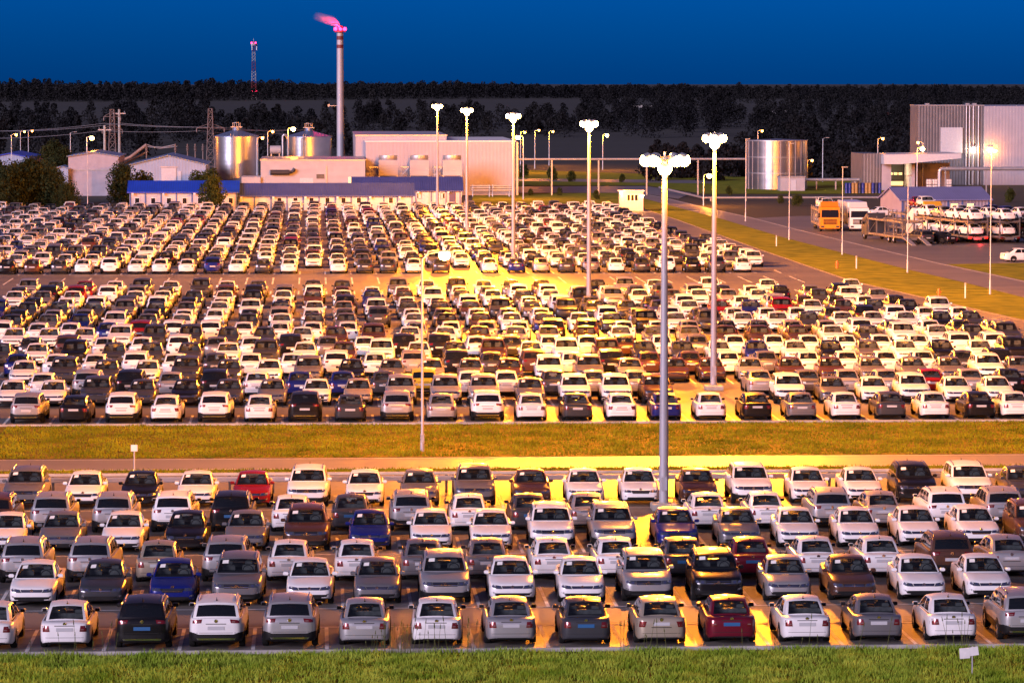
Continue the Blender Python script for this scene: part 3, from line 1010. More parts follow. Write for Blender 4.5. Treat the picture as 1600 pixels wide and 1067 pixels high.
XL, XR = -190, 190
sheet('parking_lot', [(XL, 120.9), (XR, 120.9), (XR, 176.2), (XL, 176.2)], .010, M['lot'])
ex = lambda Y: edge_x(Y)
sheet('parking_lot.001', [(XL, 202), (ex(202), 202)] + [(p[0], p[1]) for p in sorted(EDGE, key=lambda p: p[1])] + [(EDGE[-1][0] - 8, 548), (XL, 548)], .010, M['lot'])
sheet('grass_verge', [(XL, 60), (XR, 60), (XR, 120.75), (XL, 120.75)], .004, M['grass_soil'])
sheet('grass_verge.001', [(XL, 176.35), (XR, 176.35), (XR, 178.6), (XL, 178.6)], .02, M['grass_soil'])
sheet('road', [(XL, 178.6), (XR, 178.6), (XR, 184.2), (XL, 184.2)], .010, M['road'])
sheet('grass_verge.002', [(XL, 184.2), (XR, 184.2), (XR, 201.85), (XL, 201.85)], .02, M['grass_soil'])
# right-hand verge, service road and truck yard
RN = [at(2000, 566), at(1640, 475), at(1505, 441), at(1422, 422), at(1320, 396), at(1220, 370), at(1130, 343), at(1050, 322), at(990, 306)]   # near edge of the road
RF = [at(2000, 523), at(1640, 447), at(1478, 413), at(1380, 390), at(1262, 362), at(1180, 341), at(1110, 326), at(1040, 309), at(985, 299)]   # far edge
eo = [(p[0] + .15, p[1]) for p in EDGE]
sheet('grass_verge.003', [(ex(202) + .15, 202), (XR, 202)] + RN + eo[::-1], .004, M['verge'])
sheet('service_road', RN + RF[::-1], .012, M['road'])
sheet('truck_yard', RF[2:6] + [at(1240, 338), at(2100, 325), at(2100, 413), at(1600, 411)], .008, M['lot'])
sheet('grass_verge.004', RF[:3] + [at(1600, 411), at(2100, 413)], .002, M['verge'])
sheet('lawn', [at(735, 325), at(1000, 325), at(985, 301), at(740, 303)], .0, M['verge'])
sheet('service_road.001', [at(740, 301.5), at(1000, 301.5), at(1060, 311), at(1080, 302), at(1010, 291), at(740, 292)], .006, M['road'])
sheet('lawn.001', [at(760, 291), at(1010, 290), at(1100, 303), at(1380, 303), at(1380, 283), at(760, 264)], .0, M['verge'])
sheet('service_road.002', [at(800, 283), at(1120, 287), at(1120, 282), at(800, 279)], .006, M['road'])

def kerb(name, pts, w=.16, h=.13, m=None):
    mb = MB()
    for (x0, y0), (x1, y1) in zip(pts[:-1], pts[1:]):
        d = Vector((x1 - x0, y1 - y0)).normalized(); n = Vector((-d.y, d.x)) * w / 2
        a = [(x0 + n.x, y0 + n.y), (x1 + n.x, y1 + n.y), (x1 - n.x, y1 - n.y), (x0 - n.x, y0 - n.y)]
        vs = [(p[0], p[1], -.02) for p in a] + [(p[0], p[1], h) for p in a]
        mb.add(vs, [(3, 2, 1, 0), (4, 5, 6, 7), (0, 1, 5, 4), (1, 2, 6, 5), (2, 3, 7, 6), (3, 0, 4, 7)])
    return tag(mb.build(name, [m or M['kerb']], weld=False, flat=True), kind='structure')
kerb('kerb', [(XL, 120.82), (XR, 120.82)])
kerb('kerb.001', [(XL, 176.27), (XR, 176.27)])
kerb('kerb.002', [(XL, 201.92), (ex(202), 201.92)])
kerb('kerb.003', [(ex(202) + .1, 201.92)] + sorted([(p[0] + .1, p[1]) for p in EDGE], key=lambda p: p[1]), .12, .08, M['kerb_dark'])

# painted stall lines
mk = MB()
def line(x0, y0, x1, y1, w=.13, z=.016):
    d = Vector((x1 - x0, y1 - y0)).normalized(); n = Vector((-d.y, d.x)) * w / 2
    mk.quad((x0 + n.x, y0 + n.y, z), (x0 - n.x, y0 - n.y, z), (x1 - n.x, y1 - n.y, z), (x1 + n.x, y1 + n.y, z))
for i, (Y, nose, xs) in enumerate(STALLS):
    xs = sorted(xs)
    mids = [(a + b) / 2 for a, b in zip(xs[:-1], xs[1:]) if b - a < 3.9]
    mids = [xs[0] - 1.25] + mids + [xs[-1] + 1.25]
    y0 = Y - .5
    if not nose and Y < 122: y0 = 121.0
    for x in mids:
        line(x, y0, x, Y + 4.9, .13 if Y < 200 else .15)
    if Y < 122 or (not nose and Y < 200):
        line(xs[0] - 2, Y + 4.97, xs[-1] + 2, Y + 4.97, .12, .020)
    elif nose and Y < 200:
        line(xs[0] - 2, Y - .57, xs[-1] + 2, Y - .57, .12, .020)
x = xat(-60, 330)
while x < edge_x(340) - 3:
    line(x, 326.5, x, 332.0, .16); line(x, 343.5, x, 349.0, .16); line(x, 349.6, x, 355, .16)
    line(x, 361.0, x, 366.5, .16)
    x += 2.52
tag(mk.build('parking_marking', [M['mark']], flat=True), kind='structure')
# near road's edge lines, plus an added service-road line imitating headlight trails
mk = MB()
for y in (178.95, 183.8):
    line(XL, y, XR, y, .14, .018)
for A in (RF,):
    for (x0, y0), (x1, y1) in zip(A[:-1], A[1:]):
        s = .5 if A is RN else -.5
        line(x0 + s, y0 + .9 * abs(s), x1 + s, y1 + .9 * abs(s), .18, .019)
tag(mk.build('road_marking_and_light_trail', [M['mark']], flat=True), kind='structure')

# ------------------------------------------------------------------ grass blades
def leaf_mat(name, c1, c2, scale, trans=.25):
    m, nt, b = new_mat(name)
    tc = N(nt, 'ShaderNodeTexCoord')
    nz = N(nt, 'ShaderNodeTexNoise'); nz.inputs['Scale'].default_value = scale; nz.inputs['Detail'].default_value = 6
    nt.links.new(tc.outputs['Object'], nz.inputs['Vector'])
    rp = N(nt, 'ShaderNodeValToRGB')
    rp.color_ramp.elements[0].position = .35; rp.color_ramp.elements[1].position = .65
    rp.color_ramp.elements[0].color = (*c1, 1); rp.color_ramp.elements[1].color = (*c2, 1)
    nt.links.new(nz.outputs['Fac'], rp.inputs['Fac'])
    nt.links.new(rp.outputs['Color'], b.inputs['Base Color'])
    b.inputs['Roughness'].default_value = .7
    b.inputs['Specular IOR Level'].default_value = .08
    out = nt.nodes['Material Output']
    tl = N(nt, 'ShaderNodeBsdfTranslucent'); nt.links.new(rp.outputs['Color'], tl.inputs['Color'])
    mx = N(nt, 'ShaderNodeMixShader'); mx.inputs['Fac'].default_value = trans
    nt.links.new(b.outputs[0], mx.inputs[1]); nt.links.new(tl.outputs[0], mx.inputs[2]); nt.links.new(mx.outputs[0], out.inputs['Surface'])
    return m
M['blade'] = leaf_mat('grass_blade', (.17, .29, .02), (.38, .48, .06), .8)
M['blade_dry'] = leaf_mat('grass_blade_dry', (.105, .135, .005), (.225, .255, .012), .35)
M['straw'] = mat('seed_stalk', (.085, .095, .02), .8, var=.3)

def blades(name, n, x0, x1, y0, y1, h0, h1, w, m, dens=None, z=0.0, tilt=.35):
    P = np.stack([rng.uniform(x0, x1, n), rng.uniform(y0, y1, n)], 1)
    H = rng.uniform(h0, h1, n)
    if dens is not None:
        k = dens(P)
        P, H = P[k > rng.random(n)], (H * (.55 + .45 * k))[k > rng.random(n)] if False else H[:]
        k2 = dens(P) if len(P) else None
        H = rng.uniform(h0, h1, len(P)) * (.6 + .5 * k2)
    n = len(P)
    a = rng.uniform(0, 2 * math.pi, n)
    dx, dy = np.cos(a) * w * .5, np.sin(a) * w * .5
    lx, ly = rng.normal(0, tilt, n) * H, rng.normal(0, tilt, n) * H
    V = np.zeros((n, 5, 3), np.float32)
    V[:, 0] = np.stack([P[:, 0] - dx, P[:, 1] - dy, np.full(n, z)], 1)
    V[:, 1] = np.stack([P[:, 0] + dx, P[:, 1] + dy, np.full(n, z)], 1)
    V[:, 2] = np.stack([P[:, 0] + dx * .8 + lx * .4, P[:, 1] + dy * .8 + ly * .4, z + H * .6], 1)
    V[:, 3] = np.stack([P[:, 0] - dx * .8 + lx * .4, P[:, 1] - dy * .8 + ly * .4, z + H * .6], 1)
    V[:, 4] = np.stack([P[:, 0] + lx, P[:, 1] + ly, z + H], 1)
    base = (np.arange(n) * 5)[:, None]
    q = (base + np.array([0, 1, 2, 3])).ravel(); t = (base + np.array([3, 2, 4])).ravel()
    LT = np.concatenate([q, t]); TOT = np.concatenate([np.full(n, 4), np.full(n, 3)])
    me = big_mesh(name, [V.reshape(-1, 3)], [LT], [TOT], [np.zeros(2 * n, np.int32)], [m], False)
    return link(name, me)
def clump(P):
    return np.clip(.55 + .45 * np.sin(P[:, 0] * 1.9 + 2 * np.sin(P[:, 1] * 1.3)) * np.sin(P[:, 1] * 2.3 + 1.7 * np.sin(P[:, 0] * .7)), .15, 1)
x0, x1 = xat(-30, 121), xat(1630, 121)
tag(blades('grass', 110000, x0, x1, 113, 120.6, .09, .27, .03, M['blade'], clump), 'green unmown grass on the near bank', kind='stuff')
tag(blades('grass.001', 90000, xat(-20, 190), xat(1760, 195), 184.4, 201.8, .07, .2, .06, M['blade_dry'], clump), 'short grass of the strip between the two lots', kind='stuff')
tag(blades('grass.002', 9000, xat(-20, 178), xat(1620, 178), 176.4, 178.5, .06, .18, .05, M['blade_dry'], None), 'narrow grass verge beside the road', kind='stuff')
# tall seed stalks in a few tufts
st = MB()
for px, n, w in ((608, 18, 30), (625, 12, 20), (655, 14, 60), (735, 8, 14), (1500, 10, 30), (1010, 8, 60), (120, 8, 90), (1250, 7, 120)):
    for k in range(n):
        X = xat(px + random.gauss(0, w / 2), 120.2); Y = random.uniform(119.6, 120.6)
        h = random.uniform(.45, 1.15)
        a = random.gauss(0, .12); b = random.gauss(0, .12)
        st.tube((X, Y, 0), (X + a * h, Y + b * h, h), .009, .005, 4)
        st.tube((X + a * h, Y + b * h, h), (X + a * h * 1.15, Y + b * h * 1.15, h * 1.16), .02, .006, 4)
tag(st.build('tall_grass', [M['straw']], flat=True), 'tall pale seed stalks rising from the near grass bank', kind='stuff')

# ------------------------------------------------------------------ metals and lamp materials
M['galv'] = mat('galvanised_steel', (.42, .42, .45), .45, .6, var=.12, scale=1.5)
M['pole'] = mat('painted_pole', (.36, .355, .39), .5, .2, var=.12, scale=1.0, stretch=(1, 1, .3))
M['steel_dark'] = mat('dark_steel', (.09, .09, .10), .55, .5, var=.2, scale=2)
M['concrete'] = mat('concrete', (.36, .34, .31), .85, var=.2, scale=1.5, bump=.2)
M['yellow'] = mat('yellow_paint', (.62, .42, .03), .6, var=.2, scale=2)
M['sodium'] = emit('sodium_lamp', (1.0, .62, .22), 60)
M['sodium_small'] = emit('sodium_lamp_small', (1.0, .5, .12), 14)
M['white_lamp'] = emit('white_lamp', (1.0, .85, .6), 18)
M['red_lamp'] = emit('red_lamp', (1.0, .02, .10), 12)
M['tail_glow'] = emit('tail_lamp', (1.0, .012, .008), 5)
SOD = (1.0, .27, .008)
MASTP = 60000

# tall floodlight masts
def mast(px, base_py, label, h=15.7, r0=.21, power=MASTP, Yd=None, twin=False, wide=None):
    X, Y = at(px, base_py) if Yd is None else (xat(px, Yd), Yd)
    t = thing('floodlight_mast', label, 'light mast', (X, Y, .012), 0, 'tall floodlight masts in the lots')
    b = MB()
    b.lathe([(r0, .3), (r0 * .88, h * .33), (r0 * .7, h * .66), (r0 * .48, h)], 12)
    b.box(-.13, .13, -r0 - .05, -r0 + .06, .9, 1.5)
    b.build('pole', [M['pole']], t)
    b = MB(); b.box(-.55, .55, -.55, .55, 0, .32, 0, .04); b.lathe([(.34, .32), (.34, .36), (0, .36)], 12)
    b.build('base', [M['concrete']], t)
    b = MB()
    R = .46
    b.lathe([(R - .03, h - .12), (R + .03, h - .12), (R + .03, h - .06), (R - .03, h - .06), (R - .03, h - .12)], 20)
    for k in range(4):
        a = math.pi / 4 + k * math.pi / 2
        b.tube((0, 0, h - .05), (R * math.cos(a), R * math.sin(a), h - .09), .03, .03, 6)
    b.tube((0, 0, h - .5), (0, 0, h + .2), .09, .05, 8)
    b.build('crown_ring', [M['galv']], t)
    offs = []
    if twin:
        offs = [(-.78, -.1, 0), (-.42, -.36, -.4), (.42, -.36, .4), (.78, -.1, 0), (-.42, .32, 0), (.42, .32, 0)]
    else:
        for k in range(6):
            a = k * math.pi / 3 + .3
            offs.append((R * math.cos(a), R * math.sin(a), 0))
    for x, y, _ in offs:
        l = thing_part('floodlight', t, (x, y, h - .1), math.atan2(y, x))
        hb = MB()   # housing, lens hanging outwards
        hb.lathe([(.05, .26), (.17, .22), (.27, .04), (.29, -.02), (.27, -.04)], 12)
        hb.build('housing', [M['galv']], l)
        ln = MB()
        ln.lathe([(.0, -.38), (.14, -.35), (.24, -.24), (.29, -.08), (.26, .02), (0.0, .06)], 12)
        ln.build('lens', [M['sodium']], l)
        l.rotation_euler = (0, math.radians(-40), math.atan2(y, x))
    ctr = thing_part('floodlight', t, (0, -.12, h - .42))
    hb = MB(); hb.lathe([(.05, .1), (.2, .06), (.3, -.04), (.28, -.06)], 12); hb.build('housing', [M['galv']], ctr)
    ln = MB(); ln.lathe([(0, -.42), (.18, -.38), (.3, -.22), (.31, -.05), (0, -.02)], 12); ln.build('lens', [M['sodium']], ctr)
    light('mast_light', (0, -.0, h - .95), power, SOD, .8, t, wide or WIDE, twin)
    return t
def thing_part(name, parent, loc, rz=0.0):
    o = bpy.data.objects.new(name, None)
    COL.objects.link(o); o.parent = parent; o.location = loc; o.rotation_euler = (0, 0, rz); o.empty_display_size = .2
    return o
mast(1037, 797, 'tallest looking floodlight mast, standing among the near rows, head ablaze with twin lamps', twin=True, r0=.215, power=MASTP * .42, wide=12.0)
mast(1115, 610, 'floodlight mast standing in a gap of the second row beyond the grass strip')
mast(920, 487, 'floodlight mast at the near edge of the empty aisle, before the guard hut')
mast(802, 421, 'floodlight mast at the far edge of the empty aisle, before the pale hall corner')
mast(729.5, 372, 'floodlight mast among the far cars, second from the striped chimney', power=MASTP * .7)
mast(683.5, 337, 'floodlight mast nearest the striped chimney, in front of the long white hall', power=MASTP * .65)

# slim lamp with one arm on the grass strip
X, Y = at(660, 706)
t = thing('street_lamp', 'slim lit lamp post with a short arm on the grass strip between the lots', 'street lamp', (X, Y, .02))
b = MB(); b.lathe([(.11, 0), (.10, .9), (.075, .95), (.05, 9.9)], 10); b.box(-.08, .08, -.13, -.08, .5, .9); b.build('pole', [M['pole']], t)
b = MB(); b.path([(0, 0, 9.85), (.25, 0, 10.15), (.7, 0, 10.25), (1.0, 0, 10.25)], .03, 6); b.build('arm', [M['galv']], t)
l = thing_part('lamp_head', t, (1.15, 0, 10.24))
b = MB(); b.box(-.28, .28, -.12, .12, .0, .11, 0, .04); b.build('housing', [M['galv']], l)
b = MB(); b.lathe([(0, -.40), (.22, -.34), (.30, -.16), (.24, .0)], 12); b.build('lens', [M['sodium']], l)
light('lamp_light', (1.15, 0, 9.8), 9000, SOD, .2, t)

# guard rail along the near lot
t = thing('rail_fence', 'long low steel rail on posts running behind the near cars', 'fence', (0, 0, .01))
RY = 168.3
b = MB()
b.box(xat(-60, RY), xat(1660, RY), RY - .10, RY - .05, .56, .80)
b.box(xat(-60, RY), xat(1660, RY), RY - .13, RY - .10, .60, .66); b.box(xat(-60, RY), xat(1660, RY), RY - .13, RY - .10, .70, .76)
b.build('rail', [M['galv']], t, flat=True)
for px in (-40, 80, 218, 357, 425, 560, 697, 708, 800, 940, 1070, 1190, 1298, 1425, 1545, 1640):
    b = MB(); X = xat(px, RY)
    b.box(X - .06, X + .06, RY - .045, RY + .07, 0, .84, 0, .01)
    b.build('post', [M['steel_dark']], t, flat=True)

# small signs
def sign(name, label, px, py, h, w, hh, tilt=0, back=False):
    X, Y = at(px, py)
    t = thing(name, label, 'sign', (X, Y, .01), 0)
    b = MB(); b.tube((0, 0, 0), (0, 0, h), .035, .035, 8); b.build('post', [M['pole']], t)
    b = MB(); b.box(-w / 2, w / 2, -.06, -.035, h - hh, h, 0, .006); o = b.build('panel', [M['board']], t, flat=True)
    o.rotation_euler = (0, tilt, 0)
    if back:
        b = MB(); b.box(-w / 2 + .05, w / 2 - .05, -.075, -.062, h - hh * .55, h - hh * .45); b.build('bracket', [M['galv']], t, flat=True)
    return t
M['board'] = mat('sign_board', (.62, .62, .62), .5, var=.1, scale=4)
sign('road_sign', 'small blank square sign on a slim post beside the road behind the rail', 210, 738, 1.35, .32, .32)
X, Y = at(1519, 1056)
t = thing('notice_board', 'low white board on a post in the near grass behind a white car', 'sign', (X, Y, 0))
b = MB(); b.tube((0, 0, 0), (0, 0, .98), .022, .022, 8); b.build('post', [M['pole']], t)
b = MB(); b.box(-.36, -.03, -.05, -.025, .60, .94, 0, .006); b.build('panel', [M['board']], t, flat=True).rotation_euler = (0, -.08, 0)
b = MB(); b.box(.0, .30, -.045, -.02, .66, .94, 0, .006); b.build('panel', [M['board']], t, flat=True).rotation_euler = (0, -.14, 0)

# slim unlit posts, marker stones and hydrants on the far verge
def slim(px, top, base, label, lamp=False):
    X, Y = at(px, base)
    h = zat(px, top, Y)
    t = thing('slim_lamp_post', label, 'lamp post', (X, Y, 0), 0, 'slim posts along the service road verge')
    b = MB(); b.lathe([(.10, 0), (.09, 1.2), (.055, 1.3), (.04, h)], 8); b.build('pole', [M['pole']], t)
    b = MB(); b.box(-.1, .55, -.09, .09, h - .02, h + .1, 0, .03); b.build('lamp_head', [M['galv']], t, flat=True)
    if lamp:
        b = MB(); b.lathe([(0, -.2), (.16, -.14), (.2, 0), (0, .02)], 10, c=(.3, 0, h)); b.build('lens', [M['sodium']], t)
        light('lamp_light', (.3, 0, h - .5), 6000, SOD, .2, t)
    return t
slim(1165, 218, 346, 'slim pale post on the verge in front of the wide steel tank, tank side')
slim(1233, 225, 375, 'slim pale post on the verge between the steel tank and the orange truck')
slim(1316, 262, 398, 'slim pale post on the verge between the orange and the white truck')
slim(1418, 275, 426, 'slim pale post on the verge in front of the empty car transporter')
slim(1547, 235, 460, 'slim pale post on the verge with a lit lamp, in front of the loaded transporters', True)
slim(137, 215, 333, 'slim pale post before the pinkish boxy shed at the far edge of the lot')
def marker(px, top, base, label):
    X, Y = at(px, base); h = zat(px, top, Y)
    t = thing('marker_post', label, 'marker post', (X, Y, 0), 0, 'white marker posts on the verge')
    b = MB(); b.box(-.055, .055, -.04, .04, 0, h * .82, 0, .015); b.build('post', [M['board']], t, flat=True)
    b = MB(); b.box(-.07, .07, -.055, .055, h * .82, h, 0, .02); b.build('cap', [M['concrete']], t, flat=True)
marker(1338, 400, 420, 'white marker post on the verge below the white box truck')
marker(1508, 442, 466, 'white marker post on the verge below the loaded transporters')
marker(1213, 368, 385, 'white marker post on the verge near the end of the far rows')
M['orange'] = mat('orange_paint', (.65, .14, .03), .5, var=.15, scale=5)
def hydrant(px, py, label):
    X, Y = at(px, py)
    t = thing('hydrant', label, 'hydrant', (X, Y, 0), 0, 'orange hydrants on the verge')
    b = MB(); b.lathe([(.17, 0), (.17, .06), (.11, .08), (.11, .55), (.14, .57), (.14, .62), (.09, .72), (0, .76)], 10); b.build('barrel', [M['orange']], t)
    b = MB(); b.tube((-.2, 0, .42), (.2, 0, .42), .06, .06, 8); b.tube((0, -.2, .42), (0, 0, .42), .07, .07, 8); b.build('outlet', [M['orange']], t)
hydrant(1467, 464, 'orange hydrant on the verge beside the mid lot edge')
hydrant(1308, 419, 'orange hydrant on the verge beside the empty aisle edge')
# ------------------------------------------------------------------ buildings
M['panel_white'] = ribbed('white_wall_panel', (.36, .35, .39), .55, 0, 1.1, 'Z', .25)
M['panel_hall'] = ribbed('hall_wall_panel', (.36, .34, .39), .5, 0, .6, 'X', .25, .05)
M['cabin_wall'] = ribbed('cabin_wall', (.42, .41, .45), .5, 0, .25, 'X', .3)
M['roof_blue'] = ribbed('blue_roof_sheet', (.006, .04, .45), .45, 0, .35, 'X', .5, .1)
M['roof_slate'] = ribbed('slate_blue_roof_sheet', (.03, .05, .22), .5, 0, .35, 'X', .5, .12)
M['roof_lav'] = ribbed('pale_blue_roof_sheet', (.14, .16, .34), .5, 0, .35, 'X', .5, .1)
M['trim_blue'] = mat('blue_trim', (.05, .10, .28), .5, var=.15, scale=2)
M['shed_blue'] = ribbed('pale_blue_wall', (.25, .32, .46), .55, 0, .5, 'X', .35)
M['shed_pink'] = mat('rendered_wall', (.36, .32, .36), .8, var=.1, scale=.8)
M['rib_grey'] = ribbed('grey_ribbed_sheet', (.13, .128, .145), .5, .2, .55, 'X', .9, .15)
M['lav_wall'] = ribbed('lavender_ribbed_wall', (.24, .22, .29), .55, 0, .5, 'X', .8)
M['silo'] = ribbed('silo_steel', (.40, .43, .48), .33, .9, .75, 'Z', .05, .1)
M['tank'] = ribbed('tank_steel', (.34, .33, .36), .32, .9, 1.3, 'Z', .06, .15)
M['red_dim'] = mat('faded_red_paint', (.13, .02, .025), .6, var=.15)
M['chimney_grey'] = mat('chimney_shell', (.36, .36, .40), .5, .2, var=.08, scale=.4)
M['window_dark'] = mat('window_glass', (.012, .012, .016), .12, coat=.5)
M['lit_window'] = emit('lit_window', (1.0, .72, .25), 1.6)
M['door'] = mat('painted_door', (.46, .48, .54), .5, var=.08)
M['door_blue'] = mat('blue_door', (.03, .03, .14), .5)
M['duct'] = mat('dark_duct', (.03, .025, .03), .6, var=.2, scale=1)
M['red_paint'] = mat('red_paint', (.45, .02, .03), .5, var=.1)
M['white_paint'] = mat('white_paint', (.70, .70, .70), .5, var=.06, scale=.5)

def local(name, label, cat, px0, px1, Y, rz=0.0, group=None, z=0.0):
    x0, x1 = xat(px0, Y), xat(px1, Y)
    t = thing(name, label, cat, ((x0 + x1) / 2, Y, z), rz, group)
    return t, (x1 - x0), (lambda px: xat(px, Y) - (x0 + x1) / 2), (lambda py: zat(800, py, Y))

def part_box(nm, t, x0, x1, y0, y1, z0, z1, m, bev=0.0):
    b = MB(); b.box(x0, x1, y0, y1, z0, z1, 0, bev)
    return b.build(nm, [m], t, flat=True)

def window(t, x, z0, z1, w, y=-.0, glass=None, frame=None):
    b = MB()
    f = .07
    for a in ((x - w / 2 - f, x - w / 2, z0 - f, z1 + f), (x + w / 2, x + w / 2 + f, z0 - f, z1 + f), (x - w / 2, x + w / 2, z0 - f, z0), (x - w / 2, x + w / 2, z1, z1 + f)):
        b.box(a[0], a[1], y - .06, y + .02, a[2], a[3])
    o = b.build('window', [frame or M['white_paint']], t, flat=True)
    b = MB(); b.box(x - w / 2, x + w / 2, y - .02, y + .015, z0, z1)
    b.build('pane', [glass or M['window_dark']], o, flat=True)
    return o

def cabins(label, px0, px1, Y, eave, ridge, roofm, posts, wins, doors=(), depth=6.0, wall=None):
    t, W, X, Z = local('cabin_block', label, 'building', px0, px1, Y, 0, 'low cabin blocks at the far edge of the lot')
    h, hr = Z(eave), Z(ridge)
    part_box('wall', t, -W / 2, W / 2, 0, depth, 0, h, wall or M['cabin_wall'])
    b = MB()
    o = .35
    rd = depth * .55
    b.add([(-W / 2 - o, -o, h - .04), (W / 2 + o, -o, h - .04), (W / 2 + o, rd, hr), (-W / 2 - o, rd, hr), (W / 2 + o, depth + o, h), (-W / 2 - o, depth + o, h),
           (-W / 2 - o, -o, h + .12), (W / 2 + o, -o, h + .12), (W / 2 + o, rd, hr + .14), (-W / 2 - o, rd, hr + .14), (W / 2 + o, depth + o, h + .14), (-W / 2 - o, depth + o, h + .14)],
          [(6, 7, 8, 9), (9, 8, 10, 11), (0, 3, 2, 1), (3, 5, 4, 2), (0, 1, 7, 6), (1, 2, 8, 7), (2, 4, 10, 8), (4, 5, 11, 10), (5, 3, 9, 11), (3, 0, 6, 9)])
    # gable infill under the sheet
    b.add([(-W / 2, .01, h), (-W / 2, rd, hr - .05), (-W / 2, depth, h), (W / 2, .01, h), (W / 2, rd, hr - .05), (W / 2, depth, h)], [(0, 1, 2), (3, 5, 4)])
    b.build('roof', [roofm], t, flat=True)
    for p in posts:
        part_box('corner_trim', t, X(p) - .11, X(p) + .11, -.05, -.002, 0, h - .05, M['trim_blue'])
    for p in wins:
        window(t, X(p), 1.05, 1.85, .62)
    for p, w, m in doors:
        part_box('door', t, X(p) - w / 2, X(p) + w / 2, -.06, -.003, .05, 2.05, m)
    b = MB()
    for p in posts[::2]:
        b.tube((X(p) + .35, -.45, h - .1), (X(p) + .35, -.02, h - .1), .05, .05, 6); b.box(X(p) + .2, X(p) + .5, -.6, -.35, h - .25, h - .05)
    b.build('wall_lamp', [M['white_paint']], t, flat=True)
    return t
cabins('white cabin block with a bright blue roof behind the small round tree', 203, 371, 541, 300.5, 284, M['roof_blue'], [204.5, 228, 252.5, 276.5, 301, 325, 349, 370], [215, 240, 264.5, 289, 313, 361])
cabins('longest white cabin block, slate blue roof and small square windows', 373.5, 645, 541.6, 306.5, 288, M['roof_slate'],
       [374, 398, 424, 449, 474, 499, 524, 549, 575, 600, 621, 644], [437, 462, 487, 512, 537, 561, 611], [(386, 1.0, M['door']), (411, 1.0, M['door'])])
cabins('cabin block with a slate blue roof and a dark blue door before the cooling towers', 553, 721, 563, 299, 278.5, M['roof_slate'], [650, 674, 697, 719], [655, 692], [(662, 1.6, M['door']), (685, 1.4, M['door']), (707, 1.0, M['door_blue'])], 7)

# long white hall
t, W, X, Z = local('industrial_hall', 'long white flat-roofed hall behind the cooling towers', 'building', 572, 805, 612)
part_box('wall', t, -W / 2, W / 2, 0, 42, 0, Z(222), M['panel_hall'])
part_box('parapet', t, -W / 2 - .12, W / 2 + .12, -.12, 42.1, Z(222), Z(220), M['white_paint'])
part_box('upper_storey', t, X(557), X(700), 6, 50, 0, Z(213.5), M['panel_hall'])
part_box('upper_storey_cap', t, X(557) - .1, X(700) + .1, 5.9, 50.1, Z(213.5), Z(211.5), M['galv'])
part_box('corner_pipe', t, X(806.5), X(809.5), -.4, .1, 0, Z(222), M['galv'])
# cooling towers on a steel gantry
for px, lab in ((607, 'white boxy cooling tower nearest the low white building'), (655.5, 'middle one of the three white cooling towers in front of the hall'), (707, 'white cooling tower nearest the blank end of the hall')):
    t, W, X, Z = local('cooling_tower', lab, 'cooling tower', px - 15, px + 15, 603, 0, 'cooling towers in front of the white hall')
    zb, zt = Z(275), Z(250)
    b = MB(); b.box(-W / 2, W / 2, 0, W, zb, zt, 0, .05)
    for k in range(1, 3): b.box(-W / 2 - .03, W / 2 + .03, -.04, .0, lerp(zb, zt, k / 3) - .03, lerp(zb, zt, k / 3) + .03)
    b.build('casing', [M['panel_white']], t, flat=True)
    b = MB(); b.lathe([(W * .46, zt), (W * .49, zt + .3), (W * .47, Z(243)), (W * .43, Z(243)), (W * .42, zt)], 20, c=(0, W / 2, 0)); b.build('fan_ring', [M['galv']], t)
    b = MB()
    for x in (-W / 2 + .1, W / 2 - .1):
        for y in (.1, W - .1): b.box(x - .1, x + .1, y - .1, y + .1, 0, zb)
    b.box(-W / 2 - 1.5, -W / 2 - .1, .2, 2.0, Z(262), Z(260.5)); b.tube((-W / 2 - 1.4, .4, zb), (-W / 2 - .1, .4, Z(262)), .06, .06, 6); b.tube((-W / 2 - 1.4, .4, Z(262)), (-W / 2 - .2, .4, zb), .06, .06, 6)
    b.tube((-W / 2 - 1.4, .4, 0), (-W / 2 - 1.4, .4, Z(259)), .06, .06, 6)
    b.build('frame', [M['galv']], t, flat=True)
for px, lab in ((752, 'low steel pipe rack beside the white hall, cabin side'), (783, 'low steel pipe rack beside the white hall, corner side')):
    t, W, X, Z = local('pipe_rack', lab, 'pipe rack', px - 13, px + 13, 604, 0, 'pipe racks along the hall')
    b = MB()
    for x in (-W / 2, W / 2):
        for y in (0, 1.5): b.tube((x, y, 0), (x, y, Z(289)), .06, .06, 6)
    b.build('frame', [M['galv']], t)
    b = MB()
    for k, py in enumerate((291, 294, 298)):
        b.tube((-W / 2 - .4, .7, Z(py)), (W / 2 + .4, .7, Z(py)), .16, .16, 8)
    b.build('pipe', [M['galv']], t)
# low white building with the dark duct
t, W, X, Z = local('low_building', 'low flat white building with a dark wall duct in front of the silos', 'building', 408, 571, 592)
part_box('wall', t, -W / 2, W / 2, 0, 26, 0, Z(251), M['panel_white'])
part_box('roof', t, -W / 2 - .1, W / 2 + .1, -.1, 26.1, Z(251), Z(249.3), M['galv'])
part_box('annex', t, X(378), X(408) - .02, -.5, 9, 0, Z(276), M['panel_white'])
b = MB(); b.tube((X(423), -.5, Z(269)), (X(453), -.5, Z(269)), .42, .42, 12); b.path([(X(452), -.5, Z(269)), (X(458), -.5, Z(268)), (X(461), -.5, Z(263))], .25, 8); b.build('duct', [M['duct']], t)
part_box('door', t, X(469), X(490), -.06, -.003, .1, Z(278), M['door'])
part_box('louvre', t, X(495), X(507), -.08, -.003, Z(279), Z(272), M['steel_dark'])
part_box('drainpipe', t, X(510), X(511), -.12, -.003, 0, Z(259), M['galv'])
window(t, X(548), Z(289), Z(277), .6, 0, M['lit_window'])

